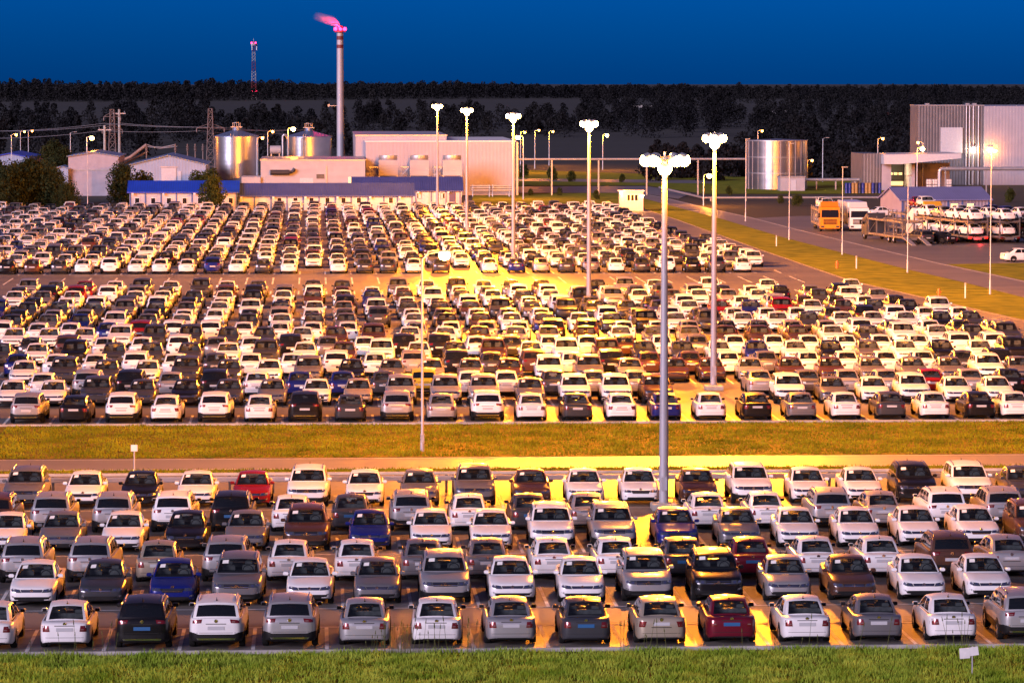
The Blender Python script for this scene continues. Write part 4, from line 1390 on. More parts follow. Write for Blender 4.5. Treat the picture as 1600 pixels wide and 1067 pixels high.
# silos
def silo(label, pxc, r, Y, wall_py, apex_py):
    t, W, X, Z = local('steel_silo', label, 'silo', pxc - 1, pxc + 1, Y, 0, 'galvanised silos behind the low building')
    zt, za = Z(wall_py), Z(apex_py)
    b = MB(); b.lathe([(r, 0), (r, zt)], 40); b.build('wall', [M['silo']], t)
    b = MB(); b.lathe([(r + .12, zt - .05), (r + .12, zt + .08), (.7, za - .5), (.7, za), (0, za + .05)], 40); b.build('roof', [M['trim_silo']], t)
    b = MB()
    for k in range(12):
        a = 2 * math.pi * k / 12
        b.tube((.65 * math.cos(a), .65 * math.sin(a), za), (.65 * math.cos(a), .65 * math.sin(a), za + .8), .03, .03, 5)
    b.lathe([(.62, za + .78), (.68, za + .78), (.68, za + .84), (.62, za + .84)], 14)
    b.box(-1.0, 1.0, -.4, .4, za, za + .12)
    b.build('catwalk', [M['galv']], t)
    b = MB()
    a = -1.75
    for s in (-.22, .22):
        b.tube((r * 1.03 * math.cos(a) + s, r * 1.03 * math.sin(a) - .1, 0), (r * 1.03 * math.cos(a) + s, r * 1.03 * math.sin(a) - .1, zt + .5), .04, .04, 5)
    for k in range(int(zt / .4)):
        b.tube((r * 1.03 * math.cos(a) - .22, r * 1.03 * math.sin(a) - .1, .3 + k * .4), (r * 1.03 * math.cos(a) + .22, r * 1.03 * math.sin(a) - .1, .3 + k * .4), .025, .025, 4)
    b.build('ladder', [M['galv']], t)
    return t, r, zt
M['trim_silo'] = ribbed('silo_roof_sheet', (.16, .22, .36), .4, .6, .6, 'X', .4)
silo('galvanised silo standing clear beside the shed, narrower of the pair of silos', 370.5, 3.75, 628, 213, 199)
t, r, zt = silo('galvanised silo with a bent pipe on its side, between the silo pair and the chimney', 483, 4.0, 650, 213.5, 200)
b = MB(); b.path([(-4.6, -1.5, 3), (-4.6, -1.5, zt + .1), (-4.3, -1.5, zt + .4), (-3.9, -1.5, zt + .2)], .16, 8); b.path([(-1.3, -4.3, 3), (-1.3, -4.3, zt - .4), (-1.0, -4.25, zt - .1), (-.7, -4.2, zt - .5)], .14, 8); b.build('pipe', [M['galv']], t)
t, W, X, Z = local('water_tank', 'small pale tank on legs between the two silos', 'tank', 422, 440, 645)
b = MB(); b.tube((-.95, 0, Z(234)), (.95, 0, Z(234)), .75, .75, 14); b.build('vessel', [M['panel_white']], t)
b = MB()
for x in (-.7, .7): b.box(x - .1, x + .1, -.5, .5, 0, Z(240))
b.build('leg_frame', [M['galv']], t, flat=True)

# chimney with red bands and beacons
Y = 690
t, W, X, Z = local('chimney', 'tall slender pale chimney with red bands and red beacons, smoking at its top', 'chimney', 526.5, 538.5, Y)
zt = Z(52); r = .72
b = MB(); b.lathe([(r, 0), (r * .93, zt * .5), (r * .86, zt), (r * .7, zt)], 24); b.build('shaft', [M['chimney_grey']], t)
for a_, c_ in ((76, 70.5), (63, 57)):
    b = MB(); b.lathe([(r * .885, Z(a_)), (r * .88, Z(c_))], 24); b.build('band', [M['red_dim']], t)
b = MB(); b.lathe([(r * .86, Z(51)), (r * 1.5, Z(51)), (r * 1.5, Z(50)), (r * .6, Z(50))], 20)
for k in range(10):
    a = 2 * math.pi * k / 10; b.tube((r * 1.45 * math.cos(a), r * 1.45 * math.sin(a), Z(50)), (r * 1.45 * math.cos(a), r * 1.45 * math.sin(a), Z(44)), .03, .03, 5)
b.lathe([(r * 1.42, Z(44.3)), (r * 1.48, Z(44.3)), (r * 1.48, Z(43.7)), (r * 1.42, Z(43.7))], 20)
b.build('platform', [M['red_paint']], t)
b = MB(); b.lathe([(r * .7, Z(52)), (r * .7, Z(41)), (r * .6, Z(41)), (r * .6, Z(52))], 20); b.build('flue', [M['red_paint']], t)
for x in (-.85, .1, .9):
    b = MB(); b.lathe([(0, -.1), (.3, 0), (.34, .25), (.2, .5), (0, .56)], 10, c=(x, -.75, Z(48))); b.build('beacon', [M['red_lamp']], t)
light('beacon_light', (-.8, -1.0, Z(40)), 3500, (1, .02, .12), .3, t)
b = MB(); b.box(X(514), X(527), -.1, .1, Z(166), Z(165)); b.box(X(513), X(516), -.15, .15, Z(167), Z(163)); b.build('bracket_arm', [M['galv']], t, flat=True)

# smoke drifting off the flue
m = bpy.data.materials.new('smoke'); m.use_nodes = True
nt = m.node_tree; nt.nodes.clear()
out = N(nt, 'ShaderNodeOutputMaterial'); vol = N(nt, 'ShaderNodeVolumePrincipled')
vol.inputs['Color'].default_value = (.9, .86, .86, 1)
tc = N(nt, 'ShaderNodeTexCoord'); nz = N(nt, 'ShaderNodeTexNoise'); nz.inputs['Scale'].default_value = .8; nz.inputs['Detail'].default_value = 2
nt.links.new(tc.outputs['Object'], nz.inputs['Vector'])
mr = N(nt, 'ShaderNodeMapRange'); mr.inputs['From Min'].default_value = .28; mr.inputs['From Max'].default_value = .8; mr.inputs['To Max'].default_value = 1.0
nt.links.new(nz.outputs['Fac'], mr.inputs['Value']); nt.links.new(vol.outputs[0], out.inputs['Volume'])
# densest at the flue, thinning along the drift and towards the rim
sg = N(nt, 'ShaderNodeSeparateXYZ'); nt.links.new(tc.outputs['Generated'], sg.inputs[0])
def mth(op, a, b_):
    n_ = N(nt, 'ShaderNodeMath', operation=op)
    for k_, q in enumerate((a, b_)):
        if isinstance(q, (int, float)): n_.inputs[k_].default_value = q
        else: nt.links.new(q, n_.inputs[k_])
    return n_.outputs[0]
line_z = mth('ADD', mth('MULTIPLY', sg.outputs['X'], -.5), .75)
off = mth('ABSOLUTE', mth('SUBTRACT', sg.outputs['Z'], line_z), 0)
rim = mth('MAXIMUM', mth('SUBTRACT', 1.0, mth('MULTIPLY', off, 3.6)), 0)
rimy = mth('MAXIMUM', mth('SUBTRACT', 1.0, mth('MULTIPLY', mth('ABSOLUTE', mth('SUBTRACT', sg.outputs['Y'], .5), 0), 2.0)), 0)
along = mth('POWER', sg.outputs['X'], 1.3)
den = mth('MULTIPLY', mth('MULTIPLY', mr.outputs['Result'], rim), mth('MULTIPLY', rimy, along))
nt.links.new(mth('MULTIPLY', den, 3.0), vol.inputs['Density'])
sm = MB()
P0 = Vector((xat(533, Y), Y, zat(533, 42, Y))); P1 = Vector((xat(488, Y), Y + 1, zat(488, 27, Y)))
axis = P1 - P0
prof = [(0, .0), (.5, .05), (.9, .2), (1.3, .45), (1.5, .7), (1.0, .9), (0, 1.0)]
vs, n = [], 14
e1 = axis.cross(Vector((0, 1, 0))).normalized(); e2 = Vector((0, 1, 0))
for rr, h in prof:
    for k in range(n):
        a = 2 * math.pi * k / n
        vs.append(axis * h + e1 * rr * math.cos(a) + e2 * rr * math.sin(a) + Vector((0, 0, .5 * math.sin(h * 3))))
sm.add(vs, [(i * n + k, i * n + (k + 1) % n, (i + 1) * n + (k + 1) % n, (i + 1) * n + k) for i in range(len(prof) - 1) for k in range(n)])
o = sm.build('smoke', [m], weld=True); o.location = P0
tag(o, 'wisp of smoke lit red, drifting off the chimney top', kind='stuff')

# sheds behind the trees
def shed(label, px0, px1, Y, eave, ridge, wall, roofm, depth=14, extra=None, rz=0.0):
    t, W, X, Z = local('shed', label, 'building', px0, px1, Y, rz)
    h, hr = Z(eave), Z(ridge)
    b = MB()
    b.add([(-W / 2, 0, 0), (W / 2, 0, 0), (W / 2, 0, h), (0, 0, hr), (-W / 2, 0, h), (-W / 2, depth, 0), (W / 2, depth, 0), (W / 2, depth, h), (0, depth, hr), (-W / 2, depth, h)],
          [(0, 1, 2, 3, 4), (6, 5, 9, 8, 7), (1, 6, 7, 2), (5, 0, 4, 9)])
    b.build('wall', [wall], t, flat=True)
    b = MB(); o = .3; s = (hr - h) / (W / 2)
    for sx in (-1, 1):
        a = [(0, -o, hr + .02), (sx * (W / 2 + o), -o, h - s * o + .02), (sx * (W / 2 + o), depth + o, h - s * o + .02), (0, depth + o, hr + .02)]
        vs = a + [(x, y, z + .15) for x, y, z in a]
        b.add(vs, [(0, 1, 2, 3), (7, 6, 5, 4), (0, 4, 5, 1), (1, 5, 6, 2), (2, 6, 7, 3)])
    b.build('roof', [roofm], t, flat=True)
    return t, X, Z
t, X, Z = shed('pinkish boxy rendered shed behind the trees, tallest of the sheds', 108, 186, 612, 244.5, 238.5, M['shed_pink'], M['trim_silo'], 20)
part_box('string_course', t, X(108) + .05, X(186) - .05, -.06, -.003, Z(266), Z(264.8), M['concrete'])
t, X, Z = shed('small blue lean-to shed against the pinkish boxy shed', 87, 107.5, 611, 263, 260, M['shed_blue'], M['trim_silo'], 8)
t, X, Z = shed('pale blue gabled shed with a sliding door, behind the bright blue roof', 205, 322, 600, 257.5, 243.5, M['shed_blue'], M['trim_silo'], 22)
part_box('sliding_door', t, X(253), X(276), -.1, -.004, .1, Z(262), M['door'])
part_box('door_rail', t, X(251), X(279), -.12, -.004, Z(261.2), Z(260), M['galv'])
part_box('side_door', t, X(278.5), X(284), -.08, -.004, .1, Z(267), M['door'])
t, X, Z = shed('pale far shed with a blue roof above the dark trees', -14, 47, 700, 246, 240, M['shed_blue'], M['roof_blue'], 26)
t, X, Z = shed('grey roofed far shed half hidden by the dark trees', 49, 84, 720, 249, 243, M['shed_pink'], M['roof_slate'], 18)

# transmission pylons, wires and the switchgear between the sheds
def lattice(b, w0, w1, h, n, r=.06):
    for k in range(n):
        z0, z1 = h * k / n, h * (k + 1) / n
        a0, a1 = lerp(w0, w1, k / n), lerp(w0, w1, (k + 1) / n)
        c0 = [(-a0, -a0, z0), (a0, -a0, z0), (a0, a0, z0), (-a0, a0, z0)]; c1 = [(-a1, -a1, z1), (a1, -a1, z1), (a1, a1, z1), (-a1, a1, z1)]
        for j in range(4):
            b.tube(c0[j], c1[j], r, r, 4); b.tube(c0[j], c1[(j + 1) % 4], r * .6, r * .6, 4); b.tube(c1[j], c1[(j + 1) % 4], r * .6, r * .6, 4)
def pylon(label, px, top, Y, arms):
    t, W, X, Z = local('power_pylon', label, 'pylon', px - 1, px + 1, Y, 0, 'lattice pylons behind the sheds')
    h = Z(top)
    b = MB(); lattice(b, .9, .35, h, 9, .09); b.build('lattice_tower', [M['pyl']], t)
    for z, w in arms:
        b = MB(); b.tube((-w, 0, h * z), (w, 0, h * z), .07, .07, 5); b.tube((-w, 0, h * z), (0, 0, h * z + .9), .05, .05, 4); b.tube((w, 0, h * z), (0, 0, h * z + .9), .05, .05, 4)
        for x in (-w, w): b.lathe([(.03, 0), (.12, -.1), (.06, -.25), (.12, -.4), (.05, -.8)], 8, c=(x, 0, h * z))
        b.build('cross_arm', [M['pyl']], t)
M['pyl'] = mat('weathered_steel', (.22, .17, .16), .7, .3, var=.2, scale=1)
pylon('lattice pylon standing behind the pinkish boxy shed', 177, 171, 700, [(.9, 1.6), (.72, 1.9)])
pylon('lattice pylon between the gabled shed and the silos', 330, 170, 690, [(.74, 2.6)])
for px, top, base_Y, lab in ((188, 171, 705, 'twin concrete pole beside the lattice pylon'), (165, 196, 680, 'leaning wooden pole in front of the lattice pylon')):
    t, W, X, Z = local('power_pole', lab, 'pole', px - 1, px + 1, base_Y)
    b = MB(); h = Z(top); b.lathe([(.3, 0), (.22, h)], 10); b.build('pole', [M['concrete']], t)
    b = MB(); b.box(-1.2, 1.2, -.1, .1, h - .9, h - .7); 
    for x in (-1, 0, 1): b.lathe([(.04, 0), (.1, .1), (.05, .2), (.1, .3), (0, .4)], 8, c=(x, 0, h - .7))
    b.build('cross_arm', [M['galv']], t)
b = MB()
def wire(p, q, sag, r=.035):
    p, q = Vector(p), Vector(q); pr = p
    for k in range(1, 13):
        s = k / 12; c = p.lerp(q, s); c.z -= sag * 4 * s * (1 - s); b.tube(pr, c, r, r, 4); pr = c
z1, z2 = zat(190, 193, 700), zat(330, 199, 690)
for dx, dz in ((-1.6, 0), (1.6, 0), (-1.9, -1.4)):
    wire((xat(177, 700) + dx, 700, z1 + dz), (xat(330, 690) + dx, 690, z2 + dz * .5), .25)
    wire((xat(330, 690) + dx, 690, z2 + dz * .5), (xat(470, 700) + dx, 700, zat(470, 203, 700) + dz * .5), .4)
    wire((xat(177, 700) + dx, 700, z1 + dz), (xat(-30, 720) + dx, 720, zat(-30, 205, 720) + dz), .5)
tag(b.build('power_line', [M['galv']]), 'thin power wires strung between the pylons above the sheds', 'power line')
t, W, X, Z = local('switchgear', 'sloping busbars and insulators above the gabled shed', 'switchgear', 186, 322, 650)
b = MB()
b.path([(X(188), 0, Z(252)), (X(205), 0, Z(245)), (X(230), 0, Z(226))], .28, 8); b.path([(X(192), 1, Z(256)), (X(212), 1, Z(247)), (X(232), 1, Z(236))], .2, 8)
b.build('pipe', [M['pyl']], t)
b = MB(); b.path([(X(229), 0, Z(225)), (X(240), 0, Z(229)), (X(255), 0, Z(230)), (X(275), 0, Z(226))], .09, 6); b.path([(X(229), 2, Z(229)), (X(250), 2, Z(232)), (X(277), 2, Z(229))], .09, 6); b.build('busbar', [M['galv']], t)
for px in (230, 275, 294, 306, 318):
    b = MB(); b.tube((X(px), 0, 0), (X(px), 0, Z(236)), .12, .1, 6); b.lathe([(.08, 0), (.28, .15), (.12, .3), (.28, .45), (.12, .6), (.28, .75), (.1, .9), (.18, 1.2), (0, 1.35)], 10, c=(X(px), 0, Z(236))); b.build('insulator', [M['pyl']], t)

# wide tank, utility shed and pipelines
t, W, X, Z = local('steel_tank', 'wide flat-topped steel tank behind the second mast', 'tank', 1212, 1214, 647)
r = 5.4; zt = Z(220)
b = MB(); b.lathe([(r, 0), (r, zt), (r - .1, zt + .05), (0, zt + .3)], 48); b.build('wall', [M['tank']], t)
b = MB()
for k in range(24):
    a = 2 * math.pi * k / 24; b.tube((r * math.cos(a), r * math.sin(a), 0), (r * math.cos(a), r * math.sin(a), zt), .07, .07, 5)
for z in (zt * .33, zt * .66, zt): b.lathe([(r + .02, z - .08), (r + .1, z - .08), (r + .1, z + .08), (r + .02, z + .08)], 48)
b.build('stiffener', [M['galv']], t)
t, W, X, Z = local('utility_hut', 'small plain white hut at the foot of the wide steel tank', 'building', 1219, 1257, 634)
part_box('wall', t, -W / 2, W / 2, 0, 4, 0, Z(278), M['panel_white']); part_box('roof', t, -W / 2 - .15, W / 2 + .15, -.15, 4.15, Z(278), Z(276.5), M['galv'])
part_box('door', t, -.3, .6, -.05, -.003, .05, 1.9, M['door'])
def pipeline(label, pts, r, sup):
    t = thing('pipeline', label, 'pipeline', (pts[0][0], pts[0][1], 0))
    o = Vector((pts[0][0], pts[0][1], 0)); L = [Vector(p) - o for p in pts]
    b = MB(); b.path(L, r, 12); b.build('pipe', [M['galv']], t)
    for (x, y, z) in sup:
        b = MB(); b.box(x - o.x - .12, x - o.x + .12, y - o.y - .1, y - o.y + .1, 0, z - r); b.build('support', [M['galv']], t, flat=True)
Y = 612; z = zat(900, 249, Y)
pipeline('elevated pale pipe running from the white hall corner towards the wide tank', [(xat(806, Y), Y, z), (xat(1165, Y), Y, z)], .19, [(xat(p, Y), Y, z) for p in (862, 935, 1010, 1090)])
Y = 580; z = zat(1200, 309, Y)
pipeline('low pale pipe crossing behind the trucks to the blue roofed workshop', [(xat(1030, Y + 40), Y + 40, z + .5), (xat(1098, Y), Y, z), (xat(1392, Y), Y, z)], .17, [(xat(p, Y), Y, z) for p in (1110, 1165, 1220, 1275, 1330, 1385)])
Y = 640; z = zat(1300, 281, Y)
pipeline('dark pipe run between the wide tank and the grey canopy block', [(xat(1258, Y), Y, z), (xat(1348, Y), Y, z)], .28, [(xat(p, Y), Y, z) for p in (1275, 1305, 1335)])

# tall process hall at the right
t, W, X, Z = local('process_hall', 'tall grey ribbed hall with a bright blank side at the frame edge', 'building', 1433, 1535, 668)
part_box('ribbed_wall', t, -W / 2, W / 2, 0, 9, 0, Z(166), M['rib_grey'])
part_box('roof_cap', t, -W / 2 - .1, W / 2 + .1, -.1, 9, Z(166), Z(164.5), M['galv'])
part_box('bright_wall', t, W / 2 + .02, W / 2 + 26, -.6, 39, 0, Z(166.5), M['panel_hall'])
part_box('loading_panel', t, X(1468), X(1502), -.3, -.005, Z(240), Z(200), M['door'])
b = MB()
for px in (1508, 1513, 1519, 1527): b.tube((X(px), -.25, 0), (X(px), -.25, Z(166)), .1, .1, 6)
for px in (1450, 1513, 1524): b.box(X(px) - .35, X(px) + .35, 2, 3, Z(165), Z(162))
b.build('downpipe', [M['galv']], t, flat=True)
l = thing_part('wall_lamp', t, (X(1545), -1.0, Z(232)))
b = MB(); b.box(-.3, .3, .0, .4, -.1, .25, 0, .05); b.build('housing', [M['galv']], l, flat=True)
b = MB(); b.lathe([(0, -.45), (.3, -.38), (.36, -.1), (0, 0)], 10); b.build('lens', [M['sodium']], l)
light('wall_light', (X(1545), -1.6, Z(236)), 1300, SOD, .3, t)
l = thing_part('wall_lamp', t, (X(1519), -.7, Z(231)))
b = MB(); b.box(-.2, .2, .0, .3, -.1, .2, 0, .05); b.build('housing', [M['galv']], l, flat=True)
b = MB(); b.lathe([(0, -.3), (.18, -.25), (.22, -.1), (0, 0)], 10); b.build('lens', [M['white_lamp']], l)
light('wall_light', (X(1519), -1.1, Z(234)), 700, (1, .8, .55), .2, t)
# canopy building
t, W, X, Z = local('canopy_block', 'low grey block with a slanting pale canopy and lit openings', 'building', 1376, 1496, 636)
part_box('grey_wall', t, X(1347), X(1375.5), .2, 14, 0, Z(241), M['rib_grey'])
b = MB()
z0, z1, z2 = Z(257), Z(243), Z(247)
b.add([(-W / 2, -3, z0), (-W / 2 + 3, -3, z0), (W / 2, -3, z2 - .1), (W / 2, -3, z1 + .3), (-W / 2, -3, z1 + .1), (-W / 2, 12, z0), (-W / 2 + 3, 12, z0), (W / 2, 12, z2 - .1), (W / 2, 12, z1 + .3), (-W / 2, 12, z1 + .1)],
      [(0, 1, 2, 3, 4), (9, 8, 7, 6, 5), (4, 3, 8, 9), (5, 6, 1, 0), (6, 7, 2, 1), (7, 8, 3, 2), (5, 0, 4, 9)])
b.build('canopy', [M['door']], t, flat=True)
part_box('back_wall', t, X(1424), X(1495), 8, 8.3, 0, z0, M['shed_pink'])
part_box('front_wall', t, X(1377), X(1392), .3, 8.0, 0, z0 - .02, M['shed_pink'])
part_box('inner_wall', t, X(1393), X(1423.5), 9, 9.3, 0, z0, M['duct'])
part_box('pier', t, X(1424), X(1429), .3, 7.9, 0, z0 - .02, M['shed_pink'])
for p in (1396, 1403.5, 1411, 1418.5):
    window(t, X(p), Z(276), Z(273), .55, 8.9, M['lit_window'])
window(t, X(1395), Z(293), Z(287), .5, 8.9, M['lit_window']); window(t, X(1413), Z(293), Z(287), 2.2, 8.9, M['lit_window'])
light('shop_light', (X(1408), 5, Z(270)), 500, (1, .75, .4), .3, t)
# things kept under the canopy
for px, lab in ((1451, 'white caged container under the canopy, beside the blue drum'), (1460, 'white caged container under the canopy, second in line'), (1482, 'white caged container under the canopy beyond the pipe bend')):
    t, W, X, Z = local('bulk_container', lab, 'container', px - 4, px + 4, 632, 0, 'caged bulk containers')
    for k in range(2):
        b = MB(); b.box(-W / 2 + .06, W / 2 - .06, .06, .85, .15 + k * 1.0, 1.02 + k * 1.0, 0, .06); b.build('tank', [M['white_paint']], t, flat=True)
    b = MB()
    for x in np.linspace(-W / 2, W / 2, 4):
        b.tube((x, 0, .05), (x, 0, 2.05), .02, .02, 4)
    for z in (.12, .6, 1.06, 1.6, 2.05): b.tube((-W / 2, 0, z), (W / 2, 0, z), .02, .02, 4)
    b.box(-W / 2, W / 2, 0, .9, 0, .12)
    b.build('cage', [M['galv']], t, flat=True)
Y = 618
t = thing('bent_pipe', 'thick silver pipe rising and bending along the bright hall', 'pipe', (xat(1467, Y), Y, 0))
z = zat(1500, 264, Y); xo = xat(1467, Y)
b = MB(); b.path([(0, 0, 0), (0, 0, z - .5), (.15, 0, z - .12), (.5, 0, z), (xat(1680, Y) - xo, 0, z)], .33, 14); b.build('pipe', [M['galv']], t)
for px in (1476, 1540, 1610):
    b = MB(); b.box(xat(px, Y) - xo - .1, xat(px, Y) - xo + .1, -.1, .1, 0, z - .3); b.build('support', [M['galv']], t, flat=True)
M['drum_blue'] = mat('blue_drum', (.015, .03, .22), .4, var=.1); M['drum_orange'] = mat('ochre_drum', (.36, .20, .06), .5, var=.1); M['drum_dark'] = mat('dark_drum', (.03, .03, .06), .5)
seq = ['b', 'b', 'o', 'o', 'd', 'b', 'o', 'o', 'b', 'd', 'b']
LABD = {'b': 'blue steel drum stacked outdoors beside the grey canopy block', 'o': 'ochre steel drum stacked outdoors beside the grey canopy block', 'd': 'dark steel drum stacked outdoors beside the grey canopy block'}
MD = {'b': 'drum_blue', 'o': 'drum_orange', 'd': 'drum_dark'}
for k, c in enumerate(seq):
    X0 = xat(1322 + k * 5.2, 619)
    for j in range(2):
        b = MB(); b.lathe([(0, 0), (.28, 0), (.29, .04), (.28, .08), (.28, .28), (.295, .3), (.28, .32), (.28, .55), (.295, .57), (.28, .59), (.28, .84), (.29, .87), (.27, .88), (.26, .86), (0, .86)], 14)
        tag(b.build('drum', [M[MD[c]]], loc=(X0, 619, .01 + j * .89)), LABD[c], 'drum', 'drums stacked by the canopy block')

# blue roofed workshop by the trucks
t, W, X, Z = local('workshop', 'lavender ribbed workshop with a pale blue roof beside the transporters', 'building', 1405, 1549, 509, math.radians(9))
D = 9.5; h, hr = Z(313.5), Z(296.5)
b = MB()
b.add([(-W / 2, 0, 0), (W / 2, 0, 0), (W / 2, D, 0), (-W / 2, D, 0), (-W / 2, 0, h), (W / 2, 0, h), (W / 2, D, h), (-W / 2, D, h), (-W / 2, D / 2, hr), (W / 2, D / 2, hr)],
      [(0, 1, 5, 4), (1, 2, 6, 9, 5), (2, 3, 7, 6), (3, 0, 4, 8, 7)])
b.build('wall', [M['lav_wall']], t, flat=True)
b = MB(); o = .35
for s in (0, 1):
    y0, y1 = (-o, D / 2) if s == 0 else (D + o, D / 2)
    a = [(-W / 2 - o, y0, h - .12), (W / 2 + o, y0, h - .12), (W / 2 + o, y1, hr + .02), (-W / 2 - o, y1, hr + .02)]
    b.add(a + [(x, y, z + .16) for x, y, z in a], [(0, 1, 2, 3), (7, 6, 5, 4), (0, 4, 5, 1), (1, 5, 6, 2), (3, 7, 4, 0)])
b.build('roof', [M['roof_lav']], t, flat=True)
for p in (1407, 1432, 1481, 1504, 1547): part_box('corner_trim', t, X(p) - .12, X(p) + .12, -.06, -.004, 0, h - .1, M['trim_blue'])
window(t, X(1491), 1.05, 1.9, 1.1, 0, M['lit_window'], M['trim_blue']); window(t, X(1517), 1.05, 1.9, 1.0, 0, M['lit_window'], M['trim_blue'])
part_box('door', t, X(1441), X(1450), -.07, -.004, .05, 2.1, M['duct'])
window(t, X(1460), 1.0, 1.9, .8)

# guard hut
t, W, X, Z = local('guard_hut', 'small white hut with a triple window and bright lamps by the road', 'hut', 969, 1005, 535)
h = Z(299.5)
part_box('wall', t, -W / 2, W / 2, 0, 2.6, .1, h, M['cabin_wall']); part_box('roof', t, -W / 2 - .2, W / 2 + .2, -.2, 2.8, h, h + .14, M['white_paint']); part_box('plinth', t, -W / 2 - .05, W / 2 + .05, -.05, 2.65, 0, .1, M['concrete'])
for p in (982, 988, 994): window(t, X(p), Z(314), Z(305), .42)
for p, py in ((970, 300.5), (1003.5, 305)):
    l = thing_part('hut_lamp', t, (X(p), -.35, Z(py)))
    b = MB(); b.box(-.12, .12, .0, .35, -.05, .12, 0, .03); b.build('housing', [M['galv']], l, flat=True)
    b = MB(); b.lathe([(0, -.26), (.16, -.2), (.2, -.05), (0, 0)], 10); b.build('lens', [M['sodium']], l)
light('hut_light', (X(970), -1.4, Z(301)), 5000, SOD, .2, t)

# distant street lamps
def street(px, py, d, label, arm=1, lit=1, power=1200, white=False):
    Y = d; X = xat(px, Y); h = zat(px, py, Y)
    g0 = hill(X, Y)
    t = thing('street_lamp', label, 'street lamp', (X - arm * .9, Y, g0), 0, 'street lamps on the works roads')
    h -= g0
    b = MB(); b.lathe([(.11, 0), (.06, h)], 8); b.build('pole', [M['galv']], t)
    b = MB(); b.path([(0, 0, h - .05), (arm * .4, 0, h + .15), (arm * .8, 0, h + .2)], .04, 6); b.box(arm * .9 - .3, arm * .9 + .3, -.13, .13, h + .12, h + .26, 0, .04); b.build('lamp_head', [M['galv']], t, flat=True)
    if lit:
        big = 2500 < power < 8000 or power > 11000
        s = 1.5 if big else .85
        b = MB(); b.lathe([(0, -.36 * s), (.2 * s, -.28 * s), (.27 * s, -.08 * s), (.2, .1)], 10, c=(arm * .9, 0, h + .05)); b.build('lens', [M['white_lamp'] if white else M['sodium'] if big else M['sodium_small']], t)
        light('lamp_light', (arm * .9, -.1, h - .7), power, (1, .85, .6) if white else SOD, .25, t)
street(27, 211, 690, 'lit lamp above the far shed roof, nearest the frame edge')
street(40, 206, 820, 'fainter lit lamp just past the far shed roof', 1, 1, 500)
street(52, 205, 860, 'faint lit lamp farther along past the far shed roof', 1, 1, 500)
street(145, 215, 640, 'brightly lit lamp above the pinkish boxy shed', 1, 1, 3500)
street(459, 201, 622, 'brightest lamp between the two silos', 1, 1, 2800)
street(411, 216, 600, 'small lit lamp beside the narrower silo', 1, 1, 500)
street(427, 206, 660, 'small lit lamp over the tank on legs', 1, 1, 1000)
street(809, 214, 590, 'lit lamp at the corner of the white hall', -1, 1, 14000)
street(820, 207, 760, 'small lit lamp behind the white hall corner', 1, 1, 9000)
street(842, 204, 800, 'tall lit lamp beyond the white hall, second after its corner', 1, 1, 9000)
street(864, 206, 830, 'tall lit lamp beyond the white hall, third after its corner', 1, 1, 9000)
street(948, 211, 790, 'small lit lamp beside the mast by the empty aisle', 1, 1, 12000)
street(1108, 274, 560, 'bright pale lamp beside the second mast', 1, 1, 6000)
street(1190, 205, 760, 'small lit lamp above the wide steel tank', 1, 1, 700)
street(1268, 251, 700, 'small lit lamp just past the wide steel tank', 1, 1, 700)
street(1292, 217, 690, 'tall unlit lamp between the wide tank and the canopy block', 1, 0)
street(1355, 262, 640, 'small white lit lamp on the grey block wall side', 1, 1, 500, True)
street(1378, 217, 660, 'lit lamp rising above the slanting canopy', 1, 1, 900)
street(1433, 223, 640, 'small lit lamp above the canopy beside a brighter one', -1, 1, 900)
street(1440, 232, 620, 'bright lit lamp in front of the grey ribbed hall', 1, 1, 4000)
street(119, 208, 700, 'tall unlit lamp behind the pinkish boxy shed', 1, 0)

# telecom mast on the ridge
Y = 2050; X0 = xat(398, Y); g0 = hill(X0, Y)
t = thing('telecom_mast', 'thin red and white telecom mast on the wooded ridge', 'telecom mast', (X0, Y, g0))
h = zat(398, 66, Y) - g0
for k in range(6):
    b = MB(); z0, z1 = h * k / 6, h * (k + 1) / 6
    for j in range(3):
        a0, a1 = lerp(1.5, .6, k / 6), lerp(1.5, .6, (k + 1) / 6)
        for q in range(4):
            sx, sy = ((-1, -1), (1, -1), (1, 1), (-1, 1))[q]; tx, ty = ((1, -1), (1, 1), (-1, 1), (-1, -1))[q]
            zz0, zz1 = lerp(z0, z1, j / 3), lerp(z0, z1, (j + 1) / 3)
            b.tube((sx * a0, sy * a0, zz0), (sx * a1, sy * a1, zz1), .13, .13, 4, cap=False); b.tube((sx * a0, sy * a0, zz0), (tx * a1, ty * a1, zz1), .1, .1, 4, cap=False)
    b.build('mast_section', [M['red_dim'] if k % 2 else M['concrete']], t, flat=True)
b = MB(); b.lathe([(1.4, h * .94), (1.6, h * .94), (1.6, h * .98), (1.4, h * .98)], 10); b.tube((0, 0, h), (0, 0, h + 2), .12, .08, 6)
for k in range(3): b.tube((1.7 * math.cos(k * 2.1), 1.7 * math.sin(k * 2.1), h * .86), (1.7 * math.cos(k * 2.1), 1.7 * math.sin(k * 2.1), h * .97), .3, .3, 8)
b.build('antenna', [M['galv']], t)
for z in (h * .98, h * .16):
    b = MB()
    for sx in (-1, 1): b.lathe([(0, -.4), (.5, -.1), (.55, .3), (0, .6)], 8, c=(sx * 1.1, -1.2, z))
    b.build('beacon', [M['red_lamp']], t)
